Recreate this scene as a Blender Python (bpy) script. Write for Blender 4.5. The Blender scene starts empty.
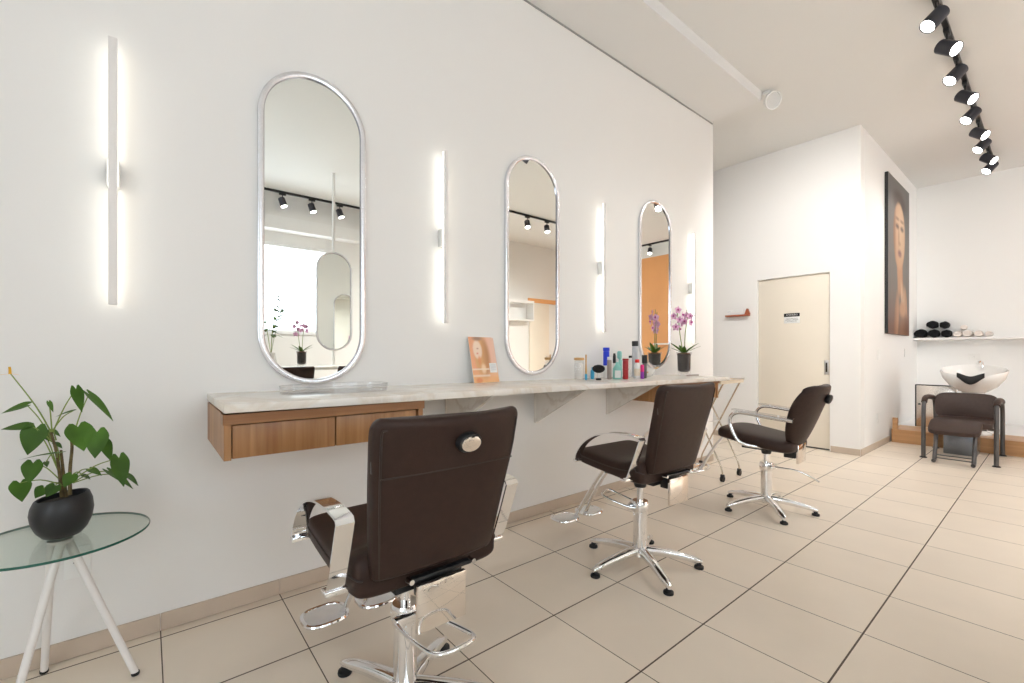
import bpy, bmesh, math, random
from mathutils import Vector, Matrix
random.seed(7)
R = math.radians
SC = bpy.context.scene
COL = SC.collection

# ------------------------------------------------------------------ camera survey
F, CY, YAW, CH, CX = 447.0, 353.5, 0.8863, 1.15, 2.36
SN, CN = math.sin(YAW), math.cos(YAW)
def ray(x, y):
    u = (x-512)/F; v = (CY-y)/F
    return (CN*u-SN, SN*u+CN, v)
def on_x(X, x, y):
    r = ray(x, y); t = (X-CX)/r[0]; return Vector((X, t*r[1], CH+t*r[2]))
def at_d(d, x, y):
    r = ray(x, y); return Vector((CX+d*r[0], d*r[1], CH+d*r[2]))
cam = bpy.data.cameras.new('camera'); co = bpy.data.objects.new('camera', cam); COL.objects.link(co)
co.location = (CX, 0, CH); co.rotation_euler = (R(90), 0, YAW)
cam.sensor_width = 36; cam.lens = F/1024*36; cam.shift_y = (CY-341.5)/1024; cam.clip_start = .02
SC.camera = co

# ------------------------------------------------------------------ materials
def mat(name, col, rough=.5, metal=0, var=0, scale=8, bump=0, bscale=60, emit=None, estr=0, coat=0, spec=None, trans=0, ior=1.45):
    m = bpy.data.materials.new(name); m.use_nodes = True
    nt = m.node_tree; b = nt.nodes['Principled BSDF']
    b.inputs['Base Color'].default_value = (*col, 1); b.inputs['Roughness'].default_value = rough
    b.inputs['Metallic'].default_value = metal; b.inputs['Coat Weight'].default_value = coat
    b.inputs['Transmission Weight'].default_value = trans; b.inputs['IOR'].default_value = ior
    if spec is not None: b.inputs['Specular IOR Level'].default_value = spec
    tc = nt.nodes.new('ShaderNodeTexCoord')
    if var:
        n = nt.nodes.new('ShaderNodeTexNoise'); n.inputs['Scale'].default_value = scale; n.inputs['Detail'].default_value = 4
        nt.links.new(tc.outputs['Object'], n.inputs['Vector'])
        r = nt.nodes.new('ShaderNodeValToRGB')
        r.color_ramp.elements[0].position = .3; r.color_ramp.elements[1].position = .7
        r.color_ramp.elements[0].color = (*[max(0, c*(1-var)) for c in col], 1)
        r.color_ramp.elements[1].color = (*[min(1, c*(1+var)) for c in col], 1)
        nt.links.new(n.outputs['Fac'], r.inputs['Fac']); nt.links.new(r.outputs['Color'], b.inputs['Base Color'])
    if bump:
        n = nt.nodes.new('ShaderNodeTexNoise'); n.inputs['Scale'].default_value = bscale; n.inputs['Detail'].default_value = 3
        nt.links.new(tc.outputs['Object'], n.inputs['Vector'])
        bp = nt.nodes.new('ShaderNodeBump'); bp.inputs['Strength'].default_value = bump; bp.inputs['Distance'].default_value = .004
        nt.links.new(n.outputs['Fac'], bp.inputs['Height']); nt.links.new(bp.outputs['Normal'], b.inputs['Normal'])
    if emit:
        b.inputs['Emission Color'].default_value = (*emit, 1); b.inputs['Emission Strength'].default_value = estr
    return m

def wood(name, c1, c2, axis='Z', scale=1.0, rough=.4):
    m = bpy.data.materials.new(name); m.use_nodes = True
    nt = m.node_tree; b = nt.nodes['Principled BSDF']; b.inputs['Roughness'].default_value = rough
    tc = nt.nodes.new('ShaderNodeTexCoord'); mp = nt.nodes.new('ShaderNodeMapping')
    s = [38*scale]*3; s['XYZ'.index(axis)] = 1.6*scale
    mp.inputs['Scale'].default_value = s
    n = nt.nodes.new('ShaderNodeTexNoise'); n.inputs['Scale'].default_value = 1; n.inputs['Detail'].default_value = 6; n.inputs['Distortion'].default_value = .6
    n2 = nt.nodes.new('ShaderNodeTexNoise'); n2.inputs['Scale'].default_value = .22; n2.inputs['Detail'].default_value = 2
    mx = nt.nodes.new('ShaderNodeMath'); mx.operation = 'ADD'
    ms = nt.nodes.new('ShaderNodeMath'); ms.operation = 'MULTIPLY'; ms.inputs[1].default_value = .5
    r = nt.nodes.new('ShaderNodeValToRGB')
    r.color_ramp.elements[0].position = .36; r.color_ramp.elements[1].position = .64
    r.color_ramp.elements[0].color = (*c1, 1); r.color_ramp.elements[1].color = (*c2, 1)
    L = nt.links.new
    L(tc.outputs['Object'], mp.inputs['Vector']); L(mp.outputs['Vector'], n.inputs['Vector']); L(mp.outputs['Vector'], n2.inputs['Vector'])
    L(n.outputs['Fac'], mx.inputs[0]); L(n2.outputs['Fac'], mx.inputs[1]); L(mx.outputs[0], ms.inputs[0]); L(ms.outputs[0], r.inputs['Fac'])
    L(r.outputs['Color'], b.inputs['Base Color'])
    return m

def marble(name, base, vein):
    m = bpy.data.materials.new(name); m.use_nodes = True
    nt = m.node_tree; b = nt.nodes['Principled BSDF']; b.inputs['Roughness'].default_value = .22
    tc = nt.nodes.new('ShaderNodeTexCoord')
    n = nt.nodes.new('ShaderNodeTexNoise'); n.inputs['Scale'].default_value = 2.2; n.inputs['Detail'].default_value = 6; n.inputs['Distortion'].default_value = 1.4
    a = nt.nodes.new('ShaderNodeMath'); a.operation = 'SUBTRACT'; a.inputs[1].default_value = .5
    ab = nt.nodes.new('ShaderNodeMath'); ab.operation = 'ABSOLUTE'
    r = nt.nodes.new('ShaderNodeValToRGB')
    r.color_ramp.elements[0].position = 0; r.color_ramp.elements[0].color = (*vein, 1)
    r.color_ramp.elements[1].position = .05; r.color_ramp.elements[1].color = (*base, 1)
    L = nt.links.new
    L(tc.outputs['Object'], n.inputs['Vector']); L(n.outputs['Fac'], a.inputs[0]); L(a.outputs[0], ab.inputs[0]); L(ab.outputs[0], r.inputs['Fac'])
    L(r.outputs['Color'], b.inputs['Base Color'])
    return m

def tile_mat(name, base, grout, T, ox, oy, gx=.0032, gy=.0020):
    m = bpy.data.materials.new(name); m.use_nodes = True
    nt = m.node_tree; b = nt.nodes['Principled BSDF']
    g = nt.nodes.new('ShaderNodeNewGeometry'); sp = nt.nodes.new('ShaderNodeSeparateXYZ')
    L = nt.links.new
    L(g.outputs['Position'], sp.inputs[0])
    def M(op, a, bb=None):
        n = nt.nodes.new('ShaderNodeMath'); n.operation = op
        for i, v in enumerate((a, bb)):
            if v is None: continue
            if isinstance(v, (int, float)): n.inputs[i].default_value = v
            else: L(v, n.inputs[i])
        return n.outputs[0]
    masks, cells = [], []
    for out, o, gw in ((sp.outputs['X'], ox, gx), (sp.outputs['Y'], oy, gy)):
        q = M('DIVIDE', M('SUBTRACT', out, o), T)
        fl = M('FLOOR', q); fr = M('SUBTRACT', q, fl)
        edge = M('MINIMUM', fr, M('SUBTRACT', 1.0, fr))
        masks.append(M('LESS_THAN', edge, gw/T)); cells.append(fl)
    mask = M('MAXIMUM', masks[0], masks[1])
    cb = nt.nodes.new('ShaderNodeCombineXYZ'); L(cells[0], cb.inputs[0]); L(cells[1], cb.inputs[1])
    wn = nt.nodes.new('ShaderNodeTexWhiteNoise'); wn.noise_dimensions = '2D'; L(cb.outputs[0], wn.inputs['Vector'])
    no = nt.nodes.new('ShaderNodeTexNoise'); no.inputs['Scale'].default_value = 3; no.inputs['Detail'].default_value = 5
    L(g.outputs['Position'], no.inputs['Vector'])
    val = M('ADD', M('MULTIPLY', wn.outputs['Value'], .05), M('ADD', M('MULTIPLY', no.outputs['Fac'], .14), .90))
    mixv = nt.nodes.new('ShaderNodeVectorMath'); mixv.operation = 'SCALE'; mixv.inputs[0].default_value = base
    L(val, mixv.inputs['Scale'])
    mix = nt.nodes.new('ShaderNodeMix'); mix.data_type = 'RGBA'
    L(mask, mix.inputs['Factor']); L(mixv.outputs[0], mix.inputs['A']); mix.inputs['B'].default_value = (*grout, 1)
    L(mix.outputs['Result'], b.inputs['Base Color'])
    rg = M('ADD', M('MULTIPLY', mask, .4), .36); L(rg, b.inputs['Roughness'])
    b.inputs['Specular IOR Level'].default_value = .42
    bp = nt.nodes.new('ShaderNodeBump'); bp.invert = True; bp.inputs['Strength'].default_value = .4; bp.inputs['Distance'].default_value = .002
    L(mask, bp.inputs['Height']); L(bp.outputs['Normal'], b.inputs['Normal'])
    return m

def art_mat(name, rough=.4):
    m = bpy.data.materials.new(name); m.use_nodes = True
    nt = m.node_tree; b = nt.nodes['Principled BSDF']; b.inputs['Roughness'].default_value = rough
    a = nt.nodes.new('ShaderNodeVertexColor'); a.layer_name = 'Col'
    nt.links.new(a.outputs['Color'], b.inputs['Base Color']); return m

def thin_glass(name, tint=(.96, .98, .97), gloss=.10, rough=.0):
    m = bpy.data.materials.new(name); m.use_nodes = True
    nt = m.node_tree; nt.nodes.remove(nt.nodes['Principled BSDF']); o = nt.nodes['Material Output']
    t = nt.nodes.new('ShaderNodeBsdfTransparent'); t.inputs['Color'].default_value = (*tint, 1)
    g = nt.nodes.new('ShaderNodeBsdfGlossy'); g.inputs['Roughness'].default_value = rough
    lw = nt.nodes.new('ShaderNodeLayerWeight'); lw.inputs['Blend'].default_value = .5
    pw = nt.nodes.new('ShaderNodeMath'); pw.operation = 'POWER'; pw.inputs[1].default_value = 3.5
    fr = nt.nodes.new('ShaderNodeMath'); fr.operation = 'MULTIPLY_ADD'; fr.inputs[1].default_value = gloss*2; fr.inputs[2].default_value = .03
    nt.links.new(lw.outputs['Facing'], pw.inputs[0]); nt.links.new(pw.outputs[0], fr.inputs[0])
    mx = nt.nodes.new('ShaderNodeMixShader')
    nt.links.new(fr.outputs[0], mx.inputs[0]); nt.links.new(t.outputs[0], mx.inputs[1]); nt.links.new(g.outputs[0], mx.inputs[2])
    nt.links.new(mx.outputs[0], o.inputs['Surface']); return m

M = {}
M['wall'] = mat('wall_paint', (.80, .785, .765), .75, bump=.05, bscale=120)
M['wall_warm'] = mat('wall_paint_warm', (.84, .838, .825), .7, bump=.04, bscale=120)
M['ceil'] = mat('ceiling_paint', (.735, .73, .715), .8)
M['soffit'] = mat('soffit_paint', (.745, .74, .73), .8)
M['floor'] = tile_mat('floor_tile', (.79, .69, .575), (.10, .07, .048), .447, .0613, 1.384)
M['base'] = mat('baseboard_tile', (.55, .45, .36), .4, var=.05, scale=5)
M['grout'] = mat('grout', (.08, .06, .045), .9)
M['gap2'] = mat('shadow_gap_grey', (.30, .295, .285), .8)
M['gap'] = mat('shadow_gap', (.12, .115, .11), .8)
M['white'] = mat('white_paint', (.83, .82, .81), .45, var=.01)
M['whitep'] = mat('white_plastic', (.82, .82, .80), .35, var=.01)
M['whitemetal'] = mat('white_powder_coat', (.80, .77, .75), .4, var=.01)
M['door'] = mat('door_cream', (.76, .69, .585), .5, var=.015, scale=3)
M['chrome'] = mat('chrome', (.88, .88, .89), .07, 1, var=.01)
M['satin'] = mat('brushed_aluminium', (.80, .80, .81), .28, 1, var=.03, scale=30)
M['mframe'] = mat('mirror_frame_silver', (.80, .80, .83), .26, .9, var=.02, scale=20)
M['mlip'] = mat('lip_dark_reflection', (.38, .38, .42), .12, 1, var=.02)  # dark tone stands for a dark reflection along the frame's inner edge
M['mirror'] = mat('mirror_glass', (.90, .925, .90), .0, 1)
M['bsteel'] = mat('brushed_steel', (.80, .76, .71), .22, 1, var=.02)
M['steel'] = mat('polished_steel', (.84, .79, .74), .06, 1, var=.01)
M['brass'] = mat('warm_chrome', (.62, .55, .45), .2, 1, var=.03)
M['gun'] = mat('gunmetal', (.105, .10, .10), .35, .75, var=.04, scale=20)
M['dsteel'] = mat('dark_steel', (.22, .24, .27), .25, .8, var=.05)
M['leather'] = mat('brown_leatherette', (.033, .0165, .012), .45, spec=.28, var=.12, scale=40, bump=.12, bscale=260)
M['leather2'] = mat('brown_leatherette_light', (.052, .032, .026), .48, spec=.3, var=.1, scale=40, bump=.12, bscale=260)
M['seam'] = mat('piping_brown', (.030, .018, .014), .5, var=.05)
M['black'] = mat('black_plastic', (.012, .012, .013), .4, var=.1)
M['blackm'] = mat('black_metal', (.050, .050, .062), .34, .3, var=.08)
M['rubber'] = mat('black_rubber', (.010, .010, .011), .6, var=.1)
M['oak'] = wood('oak_veneer', (.25, .105, .036), (.45, .235, .095), 'Z')
M['oakh'] = wood('oak_rail', (.23, .098, .036), (.36, .175, .070), 'Y')
M['bench'] = wood('bench_wood', (.40, .20, .08), (.56, .32, .15), 'X', .6)
M['marble'] = marble('marble_top', (.80, .755, .695), (.72, .645, .555))
M['marble2'] = marble('marble_bracket', (.72, .68, .63), (.60, .54, .48))
M['glass'] = thin_glass('table_glass', (.90, .945, .92), .22)
M['clear'] = thin_glass('clear_acrylic', (.95, .95, .95), .2)
M['frost'] = thin_glass('cloudy_plastic', (.93, .93, .93), .35, .15)
M['pane'] = thin_glass('window_glass', (.98, .98, .98), .08)
M['edge'] = mat('glass_edge_green', (.02, .11, .08), .15, var=.05)
M['led'] = mat('led_diffuser', (1, 1, 1), .5, emit=(1.0, .96, .84), estr=3.6)
M['lamp'] = mat('lamp_lens', (1, 1, 1), .5, emit=(1.0, .97, .93), estr=14)
M['orange'] = mat('orange_paint', (.76, .37, .145), .6, var=.03, scale=2)
M['leaf'] = mat('leaf_green', (.052, .125, .012), .45, spec=.25, var=.35, scale=9)
M['stem'] = mat('stem_green', (.20, .27, .05), .5, var=.2)
M['trunk'] = mat('woody_stem', (.12, .085, .03), .7, var=.4, scale=60)
M['spadix'] = mat('spadix_yellow', (.80, .42, .02), .5, var=.1)
M['soil'] = mat('potting_soil', (.03, .02, .014), .95, var=.5, scale=80, bump=.8, bscale=120)
M['bark'] = mat('bark_chips', (.16, .075, .035), .9, var=.5, scale=70, bump=.8, bscale=90)
M['pot'] = mat('charcoal_pot', (.022, .022, .024), .42, var=.15, scale=12)
M['potfill'] = mat('dark_root_mix', (.055, .045, .042), .7, var=.4, scale=50)
M['petal'] = mat('orchid_petal', (.74, .42, .62), .5, var=.3, scale=40)
M['petal2'] = mat('orchid_lip', (.45, .03, .25), .5, var=.1)
M['porcelain'] = mat('white_porcelain', (.86, .85, .83), .12, var=.01, coat=.3)
M['towelb'] = mat('black_towel', (.008, .008, .009), .95, var=.3, scale=50, bump=.8, bscale=200)
def spotted(name, base, dot):
    m = bpy.data.materials.new(name); m.use_nodes = True; nt = m.node_tree; b = nt.nodes['Principled BSDF']; b.inputs['Roughness'].default_value = .9
    tc = nt.nodes.new('ShaderNodeTexCoord'); v = nt.nodes.new('ShaderNodeTexVoronoi'); v.inputs['Scale'].default_value = 22
    r = nt.nodes.new('ShaderNodeValToRGB'); r.color_ramp.interpolation = 'CONSTANT'
    r.color_ramp.elements[0].color = (*dot, 1); r.color_ramp.elements[1].position = .2; r.color_ramp.elements[1].color = (*base, 1)
    nt.links.new(tc.outputs['Object'], v.inputs['Vector']); nt.links.new(v.outputs['Distance'], r.inputs['Fac']); nt.links.new(r.outputs['Color'], b.inputs['Base Color']); return m
M['towelw'] = spotted('spotted_towel', (.78, .72, .67), (.10, .08, .08))
M['art'] = art_mat('printed_picture', .45)
for nm, c in dict(blue=(.015, .045, .62), cyan=(.05, .38, .62), mint=(.28, .62, .55), red=(.36, .012, .016), brightred=(.75, .02, .015), taupe=(.30, .24, .215),
                  pink=(.75, .02, .22), purple=(.28, .03, .42), label=(.82, .82, .80), cork=(.62, .36, .13), cream=(.80, .70, .55), silver=(.55, .55, .58), copper=(.36, .10, .045), cotton=(.84, .80, .76), salmon=(.75, .30, .17)).items():
    M[nm] = mat('colour_'+nm, c, .35, var=.03, scale=20)

# ------------------------------------------------------------------ mesh helpers
def B(): return bmesh.new()
def finish(name, bm, m, parent=None, smooth=True, ang=40, loc=None):
    bmesh.ops.recalc_face_normals(bm, faces=bm.faces)
    me = bpy.data.meshes.new(name); bm.to_mesh(me); bm.free()
    for p in me.polygons: p.use_smooth = smooth
    if smooth: me.set_sharp_from_angle(angle=R(ang))
    for mm in (m if isinstance(m, (list, tuple)) else [m]): me.materials.append(M[mm] if isinstance(mm, str) else mm)
    o = bpy.data.objects.new(name, me); COL.objects.link(o)
    if parent is not None: o.parent = parent
    if loc is not None: o.location = loc
    return o
def tag(o, label, cat, group=None):
    o['label'] = label; o['category'] = cat
    if group: o['group'] = group
    return o
def thing(name, label, cat, loc=(0, 0, 0), rz=0, group=None):
    o = bpy.data.objects.new(name, None); COL.objects.link(o); o.empty_display_size = .05
    o.location = loc; o.rotation_euler = (0, 0, rz); return tag(o, label, cat, group)
def struct(name, bm, m, parent=None, **k):
    o = finish(name, bm, m, parent, **k)
    if parent is None: o['kind'] = 'structure'
    return o
def copy_tree(o, parent=None):
    c = o.copy(); COL.objects.link(c)
    if parent is not None: c.parent = parent
    for ch in list(o.children): copy_tree(ch, c)
    return c
def add_box(bm, x0, x1, y0, y1, z0, z1, bev=0, seg=2, rot=None):
    vs = [bm.verts.new((x, y, z)) for x in (x0, x1) for y in (y0, y1) for z in (z0, z1)]
    fs = [bm.faces.new([vs[i] for i in f]) for f in ((0, 1, 3, 2), (4, 6, 7, 5), (0, 4, 5, 1), (2, 3, 7, 6), (0, 2, 6, 4), (1, 5, 7, 3))]
    if bev:
        es = list({e for f in fs for e in f.edges})
        r = bmesh.ops.bevel(bm, geom=es, offset=bev, segments=seg, affect='EDGES', profile=.5)
        vs = list({v for f in r['faces'] for v in f.verts} | {v for v in vs if v.is_valid})
    if rot is not None: bmesh.ops.transform(bm, matrix=rot, verts=vs)
    return bm
def box(*a, **k): return add_box(B(), *a, **k)
def loft(bm, secs, cap=True, closed=True):
    rings = [[bm.verts.new(p) for p in s] for s in secs]
    n = len(rings[0])
    for a, b in zip(rings, rings[1:]):
        for i in range(n if closed else n-1):
            j = (i+1) % n
            bm.faces.new((a[i], a[j], b[j], b[i]))
    if cap and closed:
        bm.faces.new(rings[0][::-1]); bm.faces.new(rings[-1])
    return rings
def smooth_path(pts, k=6):
    P = [Vector(p) for p in pts]; out = []
    for i in range(len(P)-1):
        p0 = P[max(i-1, 0)]; p1 = P[i]; p2 = P[i+1]; p3 = P[min(i+2, len(P)-1)]
        for j in range(k):
            t = j/k
            out.append(.5*((2*p1)+(p2-p0)*t+(2*p0-5*p1+4*p2-p3)*t*t+(3*p1-p0-3*p2+p3)*t**3))
    out.append(P[-1]); return out
def tube(bm, pts, r, n=10, k=0, cap=True, closed=False):
    P = smooth_path(pts, k) if k else [Vector(p) for p in pts]
    N = len(P); rr = r if isinstance(r, (list, tuple)) else [r]*N
    if len(rr) != N: rr = [rr[0]+(rr[-1]-rr[0])*i/(N-1) for i in range(N)]
    up = None; secs = []
    for i in range(N):
        if closed: t = (P[(i+1) % N]-P[i-1]).normalized()
        else: t = (P[min(i+1, N-1)]-P[max(i-1, 0)]).normalized()
        if up is None:
            up = Vector((0, 0, 1)) if abs(t.z) < .9 else Vector((1, 0, 0))
        s = t.cross(up).normalized(); up = s.cross(t).normalized()
        secs.append([P[i]+(s*math.cos(2*math.pi*a/n)+up*math.sin(2*math.pi*a/n))*rr[i] for a in range(n)])
    if closed: secs.append(secs[0]); loft(bm, secs, cap=False)
    else: loft(bm, secs, cap)
    return bm
def ribbon(bm, pts, w, th, k=0, axis=(0, 1, 0)):
    P = smooth_path(pts, k) if k else [Vector(p) for p in pts]
    A = Vector(axis); N = len(P); secs = []
    for i in range(N):
        t = (P[min(i+1, N-1)]-P[max(i-1, 0)]).normalized(); s = t.cross(A).normalized()
        secs.append([P[i]+A*(sx*w/2)+s*(sy*th/2) for sx, sy in ((-1, -1), (1, -1), (1, 1), (-1, 1))])
    loft(bm, secs); return bm
def lathe(bm, prof, n=32, c=(0, 0, 0), sx=1, sy=1, mat_z=None):
    secs = [[(c[0]+r*sx*math.cos(2*math.pi*i/n), c[1]+r*sy*math.sin(2*math.pi*i/n), c[2]+z) for i in range(n)] for r, z in prof]
    loft(bm, secs, cap=True); return bm
def prism(bm, poly, d, mtx=None):
    a = [bm.verts.new(p) for p in poly]; b = [bm.verts.new(Vector(p)+Vector(d)) for p in poly]; n = len(poly)
    bm.faces.new(a); bm.faces.new(b[::-1])
    for i in range(n): bm.faces.new((a[i], b[i], b[(i+1) % n], a[(i+1) % n]))
    if mtx is not None: bmesh.ops.transform(bm, matrix=mtx, verts=a+b)
    return bm
def superell(n, a, b, e=4.0):
    o = []
    for i in range(n):
        t = 2*math.pi*i/n; c, s = math.cos(t), math.sin(t)
        o.append((a*math.copysign(abs(c)**(2/e), c), b*math.copysign(abs(s)**(2/e), s)))
    return o
def cyl(bm, p, q, r, n=20): return tube(bm, [p, q], r, n)

# ------------------------------------------------------------------ room shell
ZC = 3.72; XR = 5.6; YB = 9.3; YF = -3.0
o = struct('floor', box(-1.7, XR+.1, YF-.1, YB+.1, -.1, 0), 'floor', smooth=False)
o = struct('ceiling', box(-1.7, XR+.1, YF-.1, YB+.1, ZC, ZC+.1), 'ceil', smooth=False)
struct('trim_1', box(0, .512, YF, 4.66, 3.62, ZC), 'soffit', smooth=False)
struct('wall_left', box(-.12, 0, YF, 4.72, 0, ZC), 'wall', smooth=False)
struct('trim_2', box(0, .006, YF, 4.70, 3.608, 3.62), 'gap2', smooth=False)  # dark grey strip painted as the shade of the ceiling groove
bm = B(); add_box(bm, -1.7, -1.6, 3.9, 6.34, 0, ZC); add_box(bm, -1.6, -.1201, 3.9, 4.0, 0, ZC)
struct('wall_recess', bm, 'wall', smooth=False)
DX0, DX1, DZ = -.15, .655, 2.11
bm = B()
add_box(bm, -1.6, DX0, 6.2, 6.34, 0, ZC); add_box(bm, DX1, .948, 6.2, 6.34, 0, ZC); add_box(bm, DX0, DX1, 6.2, 6.34, DZ, ZC)
struct('wall_door', bm, 'wall', smooth=False)
struct('wall_side', box(.83, .95, 6.3405, YB, 0, ZC), 'wall_warm', smooth=False)
struct('wall_back', box(.9, 2.66, YB, YB+.1, 0, ZC), 'wall_warm', smooth=False)
bm = B(); add_box(bm, 2.66, XR, YB-.01, YB+.09, 0, 3.44)
struct('wall_accent', bm, 'orange', smooth=False)
struct('trim_3', box(2.66, XR, YB-.01, YB+.09, 3.44, ZC), 'wall_warm', smooth=False)
# right wall with the big window, plus an unseen one added for light
WINS = [(-.3, 2.55, 1.49, 2.92), (8.0, 9.1, .9, 2.92)]  # far window is unseen, added to brighten the back corner
bm = B(); e = YF
for a, b, c, d in WINS:
    add_box(bm, XR, XR+.15, e, a, 0, ZC); add_box(bm, XR, XR+.15, a, b, 0, c); add_box(bm, XR, XR+.15, a, b, d, ZC); e = b
add_box(bm, XR, XR+.15, e, YB, 0, ZC)
struct('wall_right', bm, 'wall', smooth=False)
for i, (W0, W1, WZ0, WZ1) in enumerate(WINS):
    bm = B()
    for a in (W0, W1-.04): add_box(bm, XR+.03, XR+.09, a, a+.04, WZ0, WZ1)
    for a in (WZ0, WZ1-.04): add_box(bm, XR+.03, XR+.09, W0, W1, a, a+.04)
    w = struct('window_%d' % (i+1), bm, 'white', smooth=False)
    finish('pane', box(XR+.055, XR+.06, W0+.04, W1-.04, WZ0+.04, WZ1-.04), 'pane', w, smooth=False)
    struct('trim_%d' % (20+i), box(XR-.035, XR, W0, W1, WZ0-.03, WZ0), 'white', smooth=False)
struct('trim_4', box(XR-.22, XR, YF, 6.0, 3.10, 3.30), 'white', smooth=False)
V0, V1, VZ0, VZ1 = 2.6, 5.2, .8, 2.9
bm = B()
add_box(bm, -.12, V0, YF-.15, YF, 0, ZC); add_box(bm, V1, XR+.15, YF-.15, YF, 0, ZC)
add_box(bm, V0, V1, YF-.15, YF, 0, VZ0); add_box(bm, V0, V1, YF-.15, YF, VZ1, ZC)
struct('wall_front', bm, 'wall', smooth=False)
bm = B()
for a in (V0, V1-.05): add_box(bm, a, a+.05, YF-.1, YF-.04, VZ0, VZ1)
for a in (VZ0, VZ1-.05): add_box(bm, V0, V1, YF-.1, YF-.04, a, a+.05)
w = struct('window_3', bm, 'white', smooth=False)  # unseen window behind the camera, added for its light on the far walls
finish('pane', box(V0+.05, V1-.05, YF-.07, YF-.065, VZ0+.05, VZ1-.05), 'pane', w, smooth=False)

# baseboards of floor tile, joints every tile
def baseboard(name, horiz, fixed, a, b, h, out):
    bm = B(); t = .009; T = .447; o0 = 1.384 if horiz == 'y' else .0613
    k = math.floor((a-o0)/T); p = a
    while p < b-1e-4:
        k += 1; q = min(o0+k*T, b)
        if q-p > .004:
            lo, hi = (fixed, fixed+t*out) if out > 0 else (fixed+t*out, fixed)
            if horiz == 'y': add_box(bm, lo, hi, p+.001, q-.001, .003, h)
            else: add_box(bm, p+.001, q-.001, lo, hi, .003, h)
        p = q
    return struct(name, bm, 'base', smooth=False)
baseboard('baseboard_left', 'y', 0.0005, YF, 4.715, .072, 1)
baseboard('baseboard_side', 'y', .9505, 6.2, 7.5, .075, 1)
baseboard('baseboard_door', 'x', 6.1995, DX1+.01, .948, .072, -1)
baseboard('baseboard_recess', 'x', 6.1995, -1.6, DX0-.02, .072, -1)

# door in the recess
bm = box(DX0+.004, DX1-.004, 6.235, 6.27, .022, DZ-.004, bev=.002)
d = struct('door_1', bm, 'door')
bm = B(); add_box(bm, DX1-.062, DX1-.02, 6.231, 6.235, .90, 1.07, bev=.001)
hd = finish('door_handle', bm, 'satin', d)
bm = B(); add_box(bm, DX1-.050, DX1-.032, 6.2295, 6.2312, .93, 1.04); finish('pull_recess', bm, 'black', hd)
struct('trim_6', box(DX0, DX1, 6.27, 6.30, 0, .02), 'gap', smooth=False)  # dark bar stands for the shade in the gap under the door
# sign on the door
t = thing('door_sign', 'small white notice with black header band on cream door', 'sign', (.246, 6.234, 1.59))
finish('sign_plate', box(-.088, .088, -.003, 0, -.062, .062, bev=.001), 'label', t)
finish('header_band', box(-.088, .088, -.0042, -.003, .020, .062), 'black', t)
def text(name, s, size, loc, rot, m, parent, ex=.0005):
    cu = bpy.data.curves.new(name, 'FONT'); cu.body = s; cu.size = size; cu.extrude = ex; cu.align_x = 'CENTER'; cu.align_y = 'CENTER'
    tmp = bpy.data.objects.new(name, cu); COL.objects.link(tmp)
    dg = bpy.context.evaluated_depsgraph_get(); me = bpy.data.meshes.new_from_object(tmp.evaluated_get(dg))
    bpy.data.objects.remove(tmp); me.materials.clear(); me.materials.append(M[m])
    o = bpy.data.objects.new(name, me); COL.objects.link(o); o.parent = parent; o.location = loc; o.rotation_euler = rot; return o
text('header_text', 'ATENÇÃO', .027, (0, -.0047, .041), (R(90), 0, 0), 'label', t)
text('notice_text', 'ACESSO PERMITIDO\nSOMENTE A PESSOAS\nAUTORIZADAS', .0155, (0, -.0036, -.022), (R(90), 0, 0), 'gun', t)
# little copper coloured ledge left of the door
t = thing('wall_ledge', 'small copper-brown ledge with a triangular end on the wall left of the door', 'shelf', (-.385, 6.199, 1.66))
finish('ledge_board', box(-.155, .15, -.07, 0, -.011, .011, bev=.003), 'copper', t)
bm = B(); prism(bm, [(.085, -.03, .011), (.155, -.03, .011), (.128, -.03, .088), (.112, -.03, .088)], (0, .028, 0)); finish('end_bracket', bm, 'copper', t)
t = thing('paper_card', 'white card leaning on the copper-brown ledge', 'card', (-.43, 6.199, 1.6715))
finish('card_sheet', box(-.105, .10, -.012, -.008, 0, .075), 'label', t)
finish('printed_line', box(-.10, -.06, -.0128, -.012, .045, .052), 'silver', t)

# ------------------------------------------------------------------ counter
ZT = .965
def zt(y): return .975-.0072*(y-.2)
bm = box(.0005, .556, .203, 3.90, ZT-.031, ZT, bev=.003)
for v in bm.verts: v.co.z += zt(v.co.y)-ZT
o = finish('worktop', bm, 'marble'); tag(o, 'long cream marble worktop running along the wall under the mirrors', 'worktop')
def cabinet(label, y0, y1, splits):
    t = thing('drawer_cabinet', label, 'cabinet', (0, y0, 0), 0, 'oak drawer units under the worktop')
    L = y1-y0; z0, z1 = .777, zt(y1)-.0318
    bm = B()
    add_box(bm, .001, .535, 0, .022, z0, z1); add_box(bm, .001, .535, L-.022, L, z0, z1)
    add_box(bm, .001, .50, .022, L-.022, z0, z0+.018); add_box(bm, .001, .02, .022, L-.022, z0+.018, z1)
    finish('carcass', bm, 'oak', t, smooth=False)
    finish('top_rail', box(.47, .545, -.004, L+.004, .902, z1, bev=.001), 'oakh', t, smooth=False)
    prev = .026
    for s in splits+[L-.024]:
        finish('drawer_front', box(.505, .528, prev, s-.006, z0+.003, .897, bev=.0015), 'oak', t); prev = s
    finish('drawer_gap_shade', box(.49, .500, .022, L-.022, z0+.018, .898), 'gap', t, smooth=False)  # dark sheet coloured as the shade between the drawer fronts
    return t
cabinet('oak two-drawer unit at the near end of the marble worktop', .205, .968, [.383])
cabinet('oak drawer unit at the far end of the worktop, behind the second chair', 3.0, 3.74, [.37])
for i, (yy, lab) in enumerate(((1.66-.72+.0, ''), (1.75, ''), (2.56, ''))): pass
BY = [on_x(0, 445, 400).y, on_x(0, 534, 400).y, on_x(0, 606, 400).y]
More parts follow.
